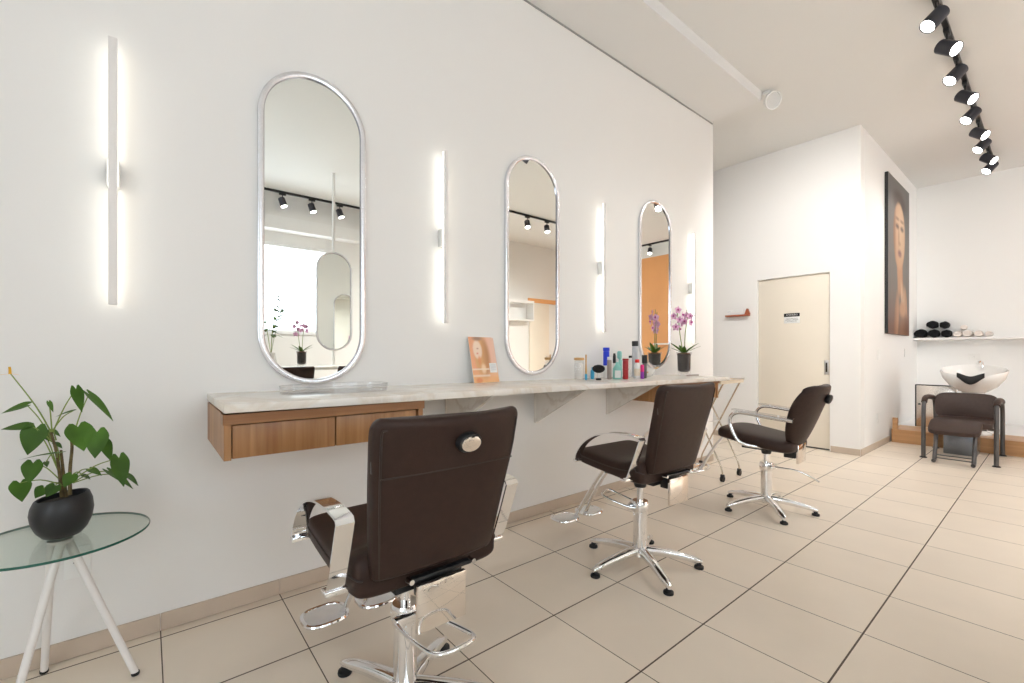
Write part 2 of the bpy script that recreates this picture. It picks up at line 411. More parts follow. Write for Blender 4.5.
BL = ['triangular marble bracket beside the near oak drawers, first from the left', 'triangular marble bracket in the middle of the worktop underside', 'triangular marble bracket nearest the far oak drawers']
for yy, lab in zip(BY, BL):
    t = thing('worktop_bracket', lab, 'bracket', (0, yy, zt(yy)-.0320), 0, 'marble brackets under the worktop')
    bm = B(); prism(bm, [(.022, 0, 0), (.47, 0, 0), (.47, 0, -.010), (.022, 0, -.262)], (0, .022, 0)); finish('bracket_web', bm, 'marble2', t, smooth=False)
    finish('wall_plate', box(.0008, .0215, -.001,   .023, -.270, 0, bev=.002), 'marble', t)

# ------------------------------------------------------------------ mirrors
def capsule(w, h, n=28):
    r = w/2; c = h/2-r; P = []
    for i in range(n+1): a = math.pi*i/n; P.append((r*math.cos(a), c+r*math.sin(a)))
    for i in range(n+1): a = math.pi+math.pi*i/n; P.append((r*math.cos(a), -c+r*math.sin(a)))
    return P
def oval_mirror(label, loc, w=.505, h=1.535, group='oval wall mirrors', dx=1):
    t = thing('oval_mirror', label, 'mirror', loc, 0, group)
    bm = B(); D = .022; fw = .024
    prof = [(0, 0), (0, D), (fw*.25, D+.003), (fw*.75, D+.003), (fw, D), (fw, 0)]
    secs = []
    for off, x in prof: secs.append([(x*dx, y, z) for y, z in capsule(w-2*off, h-2*off)])
    secs.append(secs[0]); loft(bm, secs, cap=False)
    finish('mirror_frame', bm, 'mframe', t, ang=50)
    bm = B(); loft(bm, [[(x*dx, y, z) for y, z in capsule(w-2*o, h-2*o)] for o, x in ((fw-.0002, D), (fw+.0025, D-.001), (fw+.0025, .009), (fw-.0002, .009), (fw-.0002, D))], cap=False)
    finish('inner_lip', bm, 'mlip', t, ang=50)
    bm = B(); P = capsule(w-2*fw+.002, h-2*fw+.002)
    prism(bm, [(.010*dx, y, z) for y, z in P], (.004*dx, 0, 0)); finish('mirror_glass', bm, 'mirror', t, smooth=False)
    return t
MY = [.648, 2.108, 3.616]
ML = ['large silver-framed oval mirror nearest the camera, above the acrylic tray', 'silver-framed oval mirror in the middle of the three, right of the flyer', 'silver-framed oval mirror farthest along the wall, beside the orchid']
ZM = [1.765, 1.767, 1.783]
for y, z, l in zip(MY, ZM, ML):
    oval_mirror(l, (.001, y, z))
for i in (1, 2):
    pass

# ------------------------------------------------------------------ LED wall bars
LY = [(-.102, 1.85, 1.025), (1.371, 1.84, 1.02), (2.837, 1.837, 1.03), (4.232, 1.80, 1.10)]
LL = ['slim backlit wall light bar left of the first mirror', 'slim backlit wall light bar between the first and second mirrors', 'slim backlit wall light bar between the second and third mirrors', 'slim backlit wall light bar past the third mirror, above the orchid']
for (y, z, h), l in zip(LY, LL):
    t = thing('wall_light_bar', l, 'wall light', (0, y, z), 0, 'backlit wall light bars')
    finish('housing', box(.056, .070, -.013, .013, -h/2, h/2, bev=.002), 'whitemetal', t)
    finish('diffuser', box(.046, .0555, -.0115, .0115, -h/2+.004, h/2-.004), 'led', t, smooth=False)
    finish('mounting_block', box(.0008, .0455, -.019, .019, -.052, .052, bev=.003), 'whitep', t)

# ------------------------------------------------------------------ ceiling lights
def spot_light(parent, loc, direction, energy, angle=75):
    l = bpy.data.lights.new('spot_lamp', 'SPOT'); l.energy = energy; l.color = (1, .985, .965); l.spot_size = R(angle); l.spot_blend = 1.0; l.shadow_soft_size = .045
    o = bpy.data.objects.new('spot_lamp', l); COL.objects.link(o); o.parent = parent; o.location = loc
    o.rotation_euler = Vector(direction).to_track_quat('-Z', 'Y').to_euler(); return o
def track_head(label, loc, direction, energy=22, group='black track spotlights', angle=75):
    t = thing('track_spotlight', label, 'spotlight', loc, 0, group)
    d = Vector(direction).normalized()
    bm = B(); add_box(bm, -.017, .017, -.05, .05, -.028, 0, bev=.003); finish('adapter', bm, 'black', t)
    piv = Vector((0, 0, -.135)); 
    bm = B(); tube(bm, [(0, 0, -.028), (0, 0, -.09), piv], .008, 10); finish('swivel_arm', bm, 'black', t)
    a = piv-d*.062; b = piv+d*.082
    up = Vector((0, 0, 1)); s = d.cross(up).normalized(); u = s.cross(d)
    bm = B(); n = 28
    def ring(c, r): return [c+(s*math.cos(2*math.pi*i/n)+u*math.sin(2*math.pi*i/n))*r for i in range(n)]
    loft(bm, [ring(a, .042), ring(a+d*.006, .050), ring(b-d*.003, .053), ring(b, .052), ring(b, .047), ring(b-d*.012, .046)])
    finish('lamp_body', bm, 'blackm', t)
    bm = B(); loft(bm, [ring(b-d*.0115, .045), ring(b-d*.004, .045)]); finish('lamp_lens', bm, 'lamp', t)
    spot_light(t, b+d*.01, d, energy, angle); return t
def rail(name, label, x0, x1, y0, y1):
    t = finish(name, box(x0, x1, y0, y1, ZC-.034, ZC-.0005, bev=.002), 'black'); return tag(t, label, 'track rail')
ZH = ZC-.0345
rail('track_rail', 'black ceiling track rail with nine spotlights at the right of the photo', 1.783, 1.817, .6, 8.75)
HY = [4.37, 4.86, 5.38, 5.93, 6.42, 7.02, 7.45, 8.02, 8.4]
ORD = ['first (nearest)', 'second', 'third', 'fourth', 'fifth', 'sixth', 'seventh', 'eighth', 'ninth (farthest)']
for i, y in enumerate(HY):
    dr = (-.46, -.44, -.68) if i % 2 == 0 else (.66, -.30, -.62)
    track_head('black track spotlight, %s of the nine on the right-hand ceiling track, aimed %s' % (ORD[i], 'left' if i % 2 == 0 else 'right'), (1.8, y, ZH), dr, (35, 0, 35, 0, 60, 0, 25, 0, 40)[i] if i % 2 == 0 else 420)
track_head('added black track spotlight, unseen above the frame on the right-hand track, aimed at the door', (1.8, 3.55, ZH), (-.38, .77, -.50), 320, angle=82)  # extra head out of view, added to brighten the door wall
rail('track_rail', 'black ceiling track seen in the first mirror', 5.435, 5.465, .7, 3.5)
for y, l in ((1.58, 'left'), (2.02, 'middle'), (2.47, 'right')):
    track_head('black track spotlight seen in the first mirror, %s one' % l, (5.45, y+.08, ZH), (-.25, .25, -.93), 120, 'track spotlights in the first mirror')
rail('track_rail', 'black ceiling track seen in the second mirror', 3.885, 3.915, 3.6, 7.4)
for y, l in ((5.45, 'left'), (5.95, 'right')):
    track_head('black track spotlight seen in the second mirror, %s one' % l, (3.9, y, ZH), (-.35, -.15, -.9), 120, 'track spotlights in the second mirror')
track_head('added unseen black track spotlight across the room, brightening the back wall', (3.9, 6.75, ZH), (-.62, .72, -.42), 100, 'track spotlights in the second mirror')  # unseen head added to lift the back wall
track_head('added unseen black track spotlight across the room, brightening the portrait wall', (3.9, 7.25, ZH), (-.86, .05, -.50), 55, 'track spotlights in the second mirror')  # unseen head added to lift the portrait wall
t = finish('track_rail', box(3.1, 5.2, 9.08, 9.114, ZC-.034, ZC-.0005), 'black'); tag(t, 'black ceiling track seen in the third mirror', 'track rail')
track_head('black track spotlight seen in the third mirror', (3.72, 9.097, ZH), (-.2, -.4, -.9), 40, 'track spotlights in the third mirror')

t = thing('flood_light', 'white round flood light at the far end of the ceiling drop', 'flood light', (.545, 4.72, 3.69))
bm = B(); add_box(bm, -.03, .03, -.03, .03, .0, .029, bev=.003); finish('ceiling_plate', bm, 'whitep', t)
bm = B(); tube(bm, [(0, 0, 0), (0, 0, -.03)], .01); finish('stem', bm, 'whitep', t)
d = Vector((.72, -.45, -.40)).normalized(); s = d.cross(Vector((0, 0, 1))).normalized(); u = s.cross(d); c0 = Vector((.03, .01, -.065))
def rg(c, r, n=28): return [c+(s*math.cos(2*math.pi*i/n)+u*math.sin(2*math.pi*i/n))*r for i in range(n)]
bm = B(); loft(bm, [rg(c0-d*.05, .035), rg(c0-d*.03, .05), rg(c0, .078), rg(c0+d*.04, .082), rg(c0+d*.04, .074), rg(c0+d*.03, .072)]); finish('lamp_shell', bm, 'whitep', t)
bm = B(); loft(bm, [rg(c0+d*.0305, .071), rg(c0+d*.035, .071)]); finish('lens', bm, 'frost', t)

# ------------------------------------------------------------------ styling chairs
def base_parts(root, phase, lever, zcol=.35, zseat=.47, loop=True, llen=1):
    bm = B()
    lathe(bm, [(.045, .052), (.056, .06), (.054, .085), (.040, .095)], 28); finish('base_hub', bm, 'chrome', root)
    for k in range(5):
        a = R(phase+72*k); ca, sa = math.cos(a), math.sin(a); secs = []
        for f in range(11):
            q = f/10; rr = .035+.285*q; zc = .080-.010*q-.034*q*q; w = .027-.008*q; h = .025-.010*q
            if f == 10: w *= .6; h *= .6; 
            e = superell(14, w, h, 2.6)
            secs.append([(rr*ca-p*sa, rr*sa+p*ca, zc+z) for p, z in e])
        bm = B(); loft(bm, secs); lg = finish('base_leg', bm, 'chrome', root, ang=60)
        bm = B(); lathe(bm, [(.024, 0), (.025, .004), (.024, .012), (.014, .017), (.012, .024)], 20, (.305*ca, .305*sa, 0.0005)); finish('glide', bm, 'rubber', lg)
    bm = B(); lathe(bm, [(.037, .085), (.037, zcol-.06), (.043, zcol-.058), (.046, zcol-.05), (.046, zcol-.012), (.040, zcol)], 32); finish('hydraulic_column', bm, 'chrome', root)
    bm = B(); lathe(bm, [(.017, zcol-.001), (.017, zseat+.01)], 20); finish('piston', bm, 'chrome', root)
    bm = B(); lathe(bm, [(.030, zseat-.045), (.034, zseat-.03), (.036, zseat+.01)], 24); finish('piston_cup', bm, 'black', root)
    a = R(lever); m = Matrix.Rotation(a, 4, 'Z')
    if lever is not None:
        bm = B()
        pts = [(.02, -.050, zcol-.03), (.10, -.058, zcol-.025), (.22, -.066, zcol-.005), (.30, -.062, zcol+.012), (.325, -.03, zcol+.018), (.325, .03, zcol+.018), (.30, .062, zcol+.012), (.22, .066, zcol-.005), (.10, .058, zcol-.025), (.02, .050, zcol-.03)]
        if not loop: pts = [(.04, -.01, zcol-.028), (.12, -.012, zcol-.025), (.20, .0, zcol-.03), (.27, .01, zcol-.055), (.33, .012, zcol-.085)]
        pts = [(px*llen, py, pz) for px, py, pz in pts]
        tube(bm, pts, .0065, 10, 5); bmesh.ops.transform(bm, matrix=m, verts=bm.verts); lv = finish('pump_lever', bm, 'chrome', root)
        bm = B(); add_box(bm, .03, .058, -.058, .058, zcol-.045, zcol-.015, bev=.004); bmesh.ops.transform(bm, matrix=m, verts=bm.verts); finish('lever_clamp', bm, 'chrome', lv)
def footrest_part(root, x=-.485, z=.13):
    for sg in (-1, 1):
        cy = sg*.106; out = superell(40, .070, .080, 2.8)
        bm = B(); prism(bm, [(x+p, cy+q, z-.004) for p, q in out], (0, 0, .008)); fp = finish('footrest_plate', bm, 'satin', root)
        bm = B(); tube(bm, [(x+p, cy+q, z) for p, q in out], .0085, 8, closed=True); finish('footrest_rim', bm, 'chrome', fp)
        bm = B(); tube(bm, [(x+.02, cy-sg*.060, z+.004), (x+.05, cy-sg*.066, z+.04), (x+.10, sg*.028, z+.13), (x+.20, sg*.026, z+.28), (x+.285, sg*.026, z+.375), (x+.34, sg*.026, z+.385)], .0105, 10, 5)
        finish('footrest_stem', bm, 'chrome', root)
def seat_loft(root, prof, hw, e=3.2, name='seat', m='leather', n=36):
    """prof: list of (x, ztop, zbot, halfwidth factor)"""
    bm = B(); secs = []
    for x, zt, zb, wf in prof:
        secs.append([(x, p, (zt+zb)/2+q) for p, q in superell(n, hw*wf, (zt-zb)/2, e)])
    loft(bm, secs); return finish(name, bm, m, root, ang=60)
def interp(P, n):
    P = [Vector((*p,)) if len(p) <= 4 else p for p in P]
    out = []
    for i in range(len(P)-1):
        p0 = P[max(i-1, 0)]; p1 = P[i]; p2 = P[i+1]; p3 = P[min(i+2, len(P)-1)]
        for j in range(n):
            t = j/n; out.append(.5*((2*p1)+(p2-p0)*t+(2*p0-5*p1+4*p2-p3)*t*t+(3*p1-p0-3*p2+p3)*t**3))
    out.append(P[-1]); return [tuple(v) for v in out]

def chair_square(label, loc, rz, phase, lever, lift=0, knob=True, llen=1):
    t = thing('styling_chair', label, 'chair', (*loc, 0), rz, 'square-backed styling chairs')
    base_parts(t, phase, lever, llen=llen); low = set(t.children)
    # seat cushion: rounded front, saddle dip, tilted back
    prof = interp([(-.252, .588, .568, .86), (-.250, .606, .550, .95), (-.236, .617, .538, .99), (-.15, .612, .525, 1.0), (-.02, .600, .512, 1.0), (.07, .608, .502, 1.0), (.13, .625, .498, .99), (.17, .622, .500, .97), (.184, .600, .51, .92), (.187, .58, .53, .86)], 4)
    st = seat_loft(t, prof, .236, 6)
    bm = B(); tube(bm, [(x, s*.2375*wf*.995, (zt+zb)/2+.006) for s in (1,) for x, zt, zb, wf in prof[2:-2]], .003, 6); finish('seat_piping', bm, 'seam', st); bm = B()
    tube(bm, [(x, -.2375*wf*.995, (zt+zb)/2+.006) for x, zt, zb, wf in prof[2:-2]], .003, 6); finish('seat_piping', bm, 'seam', st)
    # back cushion
    bm = B(); secs = []
    bp = interp([(.556, .194, .016, .78), (.560, .196, .028, .825), (.578, .199, .036, .85), (.65, .216, .038, .885), (.76, .243, .037, .935), (.87, .273, .035, .98), (.95, .292, .032, 1.0), (.972, .298, .029, .985), (.984, .301, .023, .955), (.990, .303, .012, .915)], 4)
    n = 44
    for z, xc, th, wf in bp:
        s = []
        for p, q in superell(n, .226*wf, th, 4.6):
            dz = .010*(abs(p)/.232)**3*(1 if z > .9 else 0)
            bow = -.014*(p/.232)**2
            s.append((xc+q+bow, p, z+dz))
        secs.append(s)
    loft(bm, secs); bk = finish('backrest', bm, 'leather', t, ang=60)
    bm = B()
    L = [p for p in bp if .56 < p[0] < .972]
    path = [(xc+th*.80-.012, -.226*wf*.925, z) for z, xc, th, wf in L]+[(xc+th*.80-.012, .226*wf*.925, z) for z, xc, th, wf in reversed(L)]
    tube(bm, path, .0032, 6, closed=True); finish('back_piping', bm, 'seam', bk)
    if knob:
        bm = B(); tube(bm, [(.2665+.0350-.0137*((y/.22)**2), y, .846) for y in [-.205+.41*i/16 for i in range(17)]], .0022, 6); finish('back_seam', bm, 'seam', bk)
    finish('care_tag', box(.268, .274, -.2225, -.2195, .86, .90), 'gun', bk)
    # reclining knob
    if knob:
        kb = B(); m = Matrix.Translation((.324, .028, .916)) @ Matrix.Rotation(R(102), 4, 'Y')
        prof2 = [(.030, -.016), (.038, -.010), (.040, .006), (.036, .013)]
        lathe(kb, prof2, 28, sx=.70, sy=.98); bmesh.ops.transform(kb, matrix=m, verts=kb.verts); k = finish('recline_button', kb, 'black', t)
        kb = B(); lathe(kb, [(.032, .0128), (.031, .0165), (.024, .018)], 28, sx=.68, sy=.98); bmesh.ops.transform(kb, matrix=m, verts=kb.verts); finish('button_face', kb, 'steel', k)
    # arms: flat chrome bands
    for s in (-1, 1):
        pts = smooth_path([(-.212, 0, .560), (-.200, 0, .605), (-.150, 0, .668), (-.070, 0, .718), (.02, 0, .744), (.12, 0, .752), (.195, 0, .748)], 5)
        pts += [Vector(p) for p in ((.212, 0, .744), (.218, 0, .734), (.192, 0, .664), (.168, 0, .604), (.147, 0, .552), (.138, 0, .542), (.125, 0, .539))]
        pts = [Vector((p.x, s*.266, p.z)) for p in pts]
        bm = B(); ribbon(bm, pts, .046, .006); ar = finish('armrest_band', bm, 'chrome', t, ang=35)
        bm = B(); add_box(bm, -.224, -.196, min(s*.19, s*.291), max(s*.19, s*.291), .556, .570, bev=.003); finish('armrest_bracket', bm, 'chrome', ar)
        bm = B(); add_box(bm, .102, .140, min(s*.19, s*.291), max(s*.19, s*.291), .522, .536, bev=.003); finish('armrest_bracket', bm, 'chrome', ar)
    # underside mechanism
    bm = B(); add_box(bm, -.16, .165, -.11, .11, .478, .502, bev=.004); add_box(bm, .165, .205, -.055, .055, .465, .53, bev=.004); finish('mechanism_box', bm, 'black', t)
    bm = B(); add_box(bm, .205, .226, -.10, .11, .531, .541, bev=.002)
    pass
    hb = finish('hinge_bar', bm, 'black', t)
    for y in (-.095, .105): bm = B(); cyl(bm, (.212, y, .540), (.238, y, .540), .0075, 12); finish('hinge_bolt', bm, 'chrome', hb)
    bm = B(); add_box(bm, .228, .242, -.080, .074, .395, .526, bev=.002); finish('mirror_cover_plate', bm, 'steel', t)
    footrest_part(t)
    for c in t.children:
        if c not in low: c.location.z += lift
    return t
chair_square('brown styling chair with a tall square back, nearest the camera', (1.025, .645), R(0), 54, 0, -.005)
ch2 = chair_square('second brown square-backed styling chair, in front of the bottles', (.912, 2.085), R(-3), 45, 205, .004, False, .62)

def chair_round(label, loc, rz, phase, lever, group='round-backed styling chairs', loop=False):
    t = thing('styling_chair', label, 'chair', (*loc, 0), rz, group)
    base_parts(t, phase, lever, .348, .455, loop)
    prof = interp([(-.285, .566, .540, .50), (-.281, .584, .524, .68), (-.258, .598, .513, .84), (-.18, .602, .504, .98), (-.05, .584, .482, 1.0), (.10, .562, .462, .95), (.18, .548, .456, .84), (.215, .535, .468, .70), (.225, .515, .488, .55)], 4)
    seat_loft(t, prof, .242, 3.6)
    # wrap-around oval back
    bm = B(); n = 40; secs = []
    bp = interp([(.520, .205, .014, .40), (.525, .208, .028, .54), (.548, .218, .036, .68), (.62, .248, .040, .87), (.72, .287, .041, 1.0), (.81, .322, .040, 1.03), (.88, .349, .036, .96), (.915, .363, .030, .82), (.930, .369, .018, .62)], 4)
    for z, xc, th, wf in bp:
        s = []
        for p, q in superell(n, .225*wf, th, 3.0):
            f = abs(p)/.225
            s.append((xc+q-.075*f**2.2, p, z+.016*f**2*(1 if z > .9 else .0)))
        secs.append(s)
    loft(bm, secs); bk = finish('backrest', bm, 'leather', t, ang=60)
    bm = B(); m = Matrix.Translation((.375, .0, .845)) @ Matrix.Rotation(R(110), 4, 'Y')
    lathe(bm, [(.026, -.03), (.022, -.01), (.028, .0), (.034, .012), (.032, .024), (.02, .03)], 24); bmesh.ops.transform(bm, matrix=m, verts=bm.verts); finish('recline_button', bm, 'black', t)
    for s in (-1, 1):
        y = s*.262
        bm = B()
        tube(bm, [(.245, y, .700), (.10, y, .712), (-.06, y, .728), (-.118, y, .722), (-.152, y, .690), (-.155, y, .640), (-.130, y, .575), (-.095, y*.99, .520), (-.05, y*.92, .500), (.03, y*.80, .492), (.06, y*.6, .490)], .0125, 12, 6)
        ar = finish('armrest_tube', bm, 'chrome', t)
        bm = B(); add_box(bm, -.14, .255, y-.024, y+.024, -.005, .005, bev=.0045)
        bmesh.ops.transform(bm, matrix=Matrix.Translation((0, 0, .737)) @ Matrix.Rotation(R(4.6), 4, 'Y'), verts=bm.verts); finish('arm_pad', bm, 'frost', ar)
        bm = B()
        for x, z in ((-.06, .733), (.16, .72)): cyl(bm, (x, y, z), (x, y, z+.012), .006, 10)
        finish('pad_peg', bm, 'satin', ar)
    bm = B(); add_box(bm, -.13, .16, -.12, .12, .452, .484, bev=.004); add_box(bm, .14, .212, -.09, .09, .42, .50, bev=.004); finish('mechanism_box', bm, 'black', t)
    bm = B(); add_box(bm, .216, .232, -.085, .085, .385, .515, bev=.003); finish('mirror_cover_plate', bm, 'steel', t)
    bm = B(); ribbon(bm, [(-.30, 0, .505), (-.36, 0, .43), (-.44, 0, .30), (-.50, 0, .19)], .042, .012); finish('footrest_stem', bm, 'satin', t)
    bm = B(); fy = .15
    tube(bm, [(-.46, -.03, .20), (-.49, -fy, .20), (-.55, -fy-.01, .20), (-.61, -fy+.03, .20), (-.62, 0, .20), (-.61, fy-.03, .20), (-.55, fy+.01, .20), (-.49, fy, .20), (-.46, .03, .20)], .011, 10, 5)
    for q in (-.52, -.56, -.595): tube(bm, [(q, -fy, .20), (q, fy, .20)], .008, 8)
    finish('footrest_grid', bm, 'chrome', t)
    return t
ch3 = chair_round('brown styling chair with a rounded back and tubular arms, in front of the cream door', (.985, 3.555), R(3), 20, 0)

# ------------------------------------------------------------------ glass side table and plant
TC = (.252, -.225); TZ = .54
t = thing('side_table', 'round glass-topped side table on three white splayed legs', 'table', (*TC, 0))
bm = B(); lathe(bm, [(.232, TZ-.008), (.232, TZ)], 72); gl = finish('glass_top', bm, 'glass', t, smooth=True)
bm = B(); n = 72
lathe_pts = [(.2323, TZ-.008), (.2342, TZ-.006), (.2342, TZ-.002), (.2323, TZ)]
secs = [[(r*math.cos(2*math.pi*i/n), r*math.sin(2*math.pi*i/n), z) for i in range(n)] for r, z in lathe_pts]; secs.append(secs[0]); loft(bm, secs, cap=False)
finish('glass_rim', bm, 'edge', gl)
for i, (a, fr_) in enumerate(((85, .193), (197, .214), (321, .165))):
    c, s = math.cos(R(a)), math.sin(R(a))
    bm = B(); c2, s2 = math.cos(R(a+180)), math.sin(R(a+180))
    p0 = Vector((fr_*c, fr_*s, .006)); p1 = Vector((.022*math.cos(R(a+50)), .022*math.sin(R(a+50)), TZ-.016))
    tube(bm, [p0, p1], [.0105, .0125], 16); lg = finish('leg', bm, 'whitemetal', t)
    bm = B(); lathe(bm, [(.011, 0), (.0122, .003), (.0122, .011)], 16, (p0.x, p0.y, .0006)); finish('foot_cap', bm, 'rubber', lg)
bm = B(); lathe(bm, [(.03, TZ-.020), (.032, TZ-.0085)], 20); finish('top_disc', bm, 'satin', t)

def leaf_geo(bm, base, tip, w, nrm, droop=.12, fold=.16, nu=10, nv=6, heart=True):
    base, tip = Vector(base), Vector(tip); ax = tip-base; L = ax.length; ax.normalize()
    nrm = Vector(nrm); nrm = (nrm-ax*nrm.dot(ax)).normalized(); sd = ax.cross(nrm).normalized()
    rows = []
    for i in range(nu+1):
        u = i/nu
        if heart: hw = w/2*(.80+.20*math.sin(min(1, u/.2)*math.pi/2))*(1-max(0, (u-.2)/.8)**1.6)
        else: hw = w/2*math.sin(math.pi*(.06+.94*u)**.8)**.8 if u < 1 else 0
        hw = max(hw, .0006)
        row = []
        for j in range(nv+1):
            v = -1+2*j/nv
            back = -.20*L*math.sin(math.pi*min(1, abs(v)*.95))*(1-u)**3 if heart else 0
            p = base+ax*(u*L+back)+sd*(v*hw)+nrm*(abs(v)*hw*fold-droop*L*u*u+.0)
            row.append(bm.verts.new(p))
        rows.append(row)
    for a, b in zip(rows, rows[1:]):
        for j in range(nv): bm.faces.new((a[j], a[j+1], b[j+1], b[j]))

PB = Vector((TC[0]-.008, TC[1]+.004, TZ+.0008))
pl = thing('potted_anthurium', 'green heart-leaved houseplant in a charcoal pot on the glass side table', 'plant', PB)
bm = B(); pr = [(.040, 0), (.048, .003), (.063, .022), (.075, .052), (.079, .082), (.076, .108), (.068, .130), (.064, .134), (.060, .132), (.063, .116), (.066, .10)]
lathe(bm, pr, 48)
for v in bm.verts: v.co.z += .11*v.co.y*max(0, (v.co.z-.07)/.06)
finish('pot', bm, 'pot', pl)
bm = B(); lathe(bm, [(.060, .104), (.061, .114), (.04, .120), (.01, .122)], 32); finish('soil', bm, 'soil', pl)
D0 = 1.512
def PX(x, y, dd=0): return at_d(D0+dd, x, y)-PB
root = PX(62, 493)
stems = [[(62, 497, 0), (60, 478, 0), (57, 455, 0), (51, 432, 0)], [(70, 495, -.01), (70, 470, 0), (72, 448, 0), (71, 438, 0)], [(66, 497, .01), (63, 470, .01), (61, 450, .01)]]
bm = B()
for s in stems: tube(bm, [PX(*p) for p in s], [.0055, .0035], 8, 4)
finish('stem', bm, 'trunk', pl)
# petiole start, leaf base, leaf tip, width, depth offset, facing
cam_dir = (Vector((CX, 0, CH))-Vector((TC[0], TC[1], .75))).normalized()
LV = [((52, 440), (27, 405), (0, 412), .050, .02, (.5, -.2, .8)), ((52, 442), (28, 426), (0, 428), .046, -.03, (.5, -.2, .7)),
      ((58, 470), (36, 428), (27, 455), .082, -.02, None), ((58, 470), (44, 432), (49, 440), .04, .03, None),
      ((57, 458), (58, 453), (18, 457), .030, -.05, (.15, .1, 1)), ((60, 480), (33, 463), (29, 483), .064, -.05, None),
      ((60, 484), (20, 483), (22, 501), .066, -.06, None), ((62, 484), (44, 488), (35, 498), .05, .03, None), ((62, 486), (55, 486), (46, 497), .05, -.02, None),
      ((53, 430), (73, 411), (54, 416), .034, .04, (.2, .2, 1)), ((53, 432), (76, 389), (82, 411), .042, .0, None), ((72, 440), (89, 394), (115, 418), .040, .02, (.4, .3, .9)),
      ((71, 440), (78, 427), (84, 450), .088, -.05, None), ((72, 442), (97, 432), (95, 458), .078, -.03, None), ((73, 445), (104, 441), (111, 460), .045, .03, None),
      ((73, 480), (119, 458), (124, 486), .062, -.03, None), ((74, 482), (109, 471), (134, 486), .04, .0, (.3, .2, 1)), ((73, 483), (126, 474), (139, 484), .03, .03, (.3, .3, 1)),
      ((73, 478), (90, 469), (101, 474), .03, .0, (.6, 0, .8)), ((70, 485), (72, 475), (64, 487), .048, -.06, None), ((71, 476), (83, 475), (90, 478), .02, .02, (.4, 0, .9)),
      ((58, 452), (46, 462), (47, 466), .02, .0, None), ((60, 460), (55, 443), (62, 447), .022, .03, (.5, 0, 1)), ((52, 432), (49, 402), (53, 411), .018, .0, None), ((56, 440), (51, 430), (60, 435), .022, .05, (.6, 0, 1))]
bs, bl = B(), B()
for (sx, sy), (bx, by), (tx, ty), w, dd, nr in LV:
    a = PX(sx, sy); b = PX(bx, by, dd); c = PX(tx, ty, dd-.025)
    mid = (a+b)/2+Vector((0, 0, .012))
    tube(bs, [a, mid, b], [.0022, .0014], 6, 4)
    leaf_geo(bl, b, c, w*.80, nr or (cam_dir+Vector((0, 0, .45))), droop=.10)
tube(bs, [PX(51, 432), PX(35, 405), PX(10, 373)], [.0024, .0016], 6, 4)
finish('petiole', bs, 'stem', pl); finish('foliage', bl, 'leaf', pl, ang=80)
bm = B(); a = PX(10, 374); tube(bm, [a, a+Vector((0, 0, .012)), a+Vector((.001, -.001, .024))], [.004, .005, .003], 8, 3)
leaf_geo(bm, a, a+Vector((-.004, .022, -.002)), .012, (0, 0, 1), heart=False); leaf_geo(bm, a, a+Vector((-.01, -.04, -.002)), .010, (0, 0, 1), heart=False); finish('flower_spadix', bm, 'spadix', pl)

def outlet(name, label, loc, axis, w=.075, h=.118, module=True):
    t = thing(name, label, 'outlet', loc, 0 if axis == 'x' else R(-90), 'wall outlets')
    finish('cover_plate', box(.0006, .008, -w/2, w/2, -h/2, h/2, bev=.003), 'whitep', t)
    if module:
        md = finish('socket_module', box(.008, .0100, -.019, .019, -.012, .012, bev=.001), 'label', t)
        bm = B()
        for y in (-.009, 0, .009): cyl(bm, (.0098, y, 0 if y else .003), (.0106, y, 0 if y else .003), .0023, 10)
        finish('pin_holes', bm, 'black', md)
    return t
outlet('wall_outlet', 'white wall outlet under the glass side table', (0, -.205, .36), 'x')
outlet('wall_outlet', 'white blank plate low on the wall below the portrait', (.95, 6.95, .36), 'x', module=False)
outlet('light_switch', 'white switch plate at hip height below the portrait, left of it', (.95, 6.95, 1.13), 'x', module=False)
outlet('light_switch', 'white switch plate below the right edge of the portrait', (.95, 8.44, 1.16), 'x', module=False)
outlet('wall_outlet', 'white outlet plate on the back wall above the wash basin', (1.57, YB, 1.10), 'y', w=.12, h=.08)

# ------------------------------------------------------------------ printed pictures
def art_panel(name, w, h, nu, nv, fn, parent):
    me = bpy.data.meshes.new(name); vs = []; fs = []; cols = []
    for j in range(nv+1):
        for i in range(nu+1):
            vs.append((0, (i/nu-.5)*w, j/nv*h)); cols.append(fn(i/nu, j/nv))
    for j in range(nv):
        for i in range(nu):
            a = j*(nu+1)+i; fs.append((a, a+1, a+nu+2, a+nu+1))
    me.from_pydata(vs, [], fs); me.materials.append(M['art'])
    at = me.color_attributes.new('Col', 'FLOAT_COLOR', 'POINT')
    for i, c in enumerate(cols): at.data[i].color = (*c, 1)
    o = bpy.data.objects.new(name, me); COL.objects.link(o); o.parent = parent; return o
def sm(a, b, x):
    t = min(1, max(0, (x-a)/(b-a))); return t*t*(3-2*t)
def mixc(a, b, t): return tuple(p+(q-p)*t for p, q in zip(a, b))
def ell(u, v, cu, cv, ru, rv, soft=.15): return 1-sm(1-soft, 1+soft, math.hypot((u-cu)/ru, (v-cv)/rv))
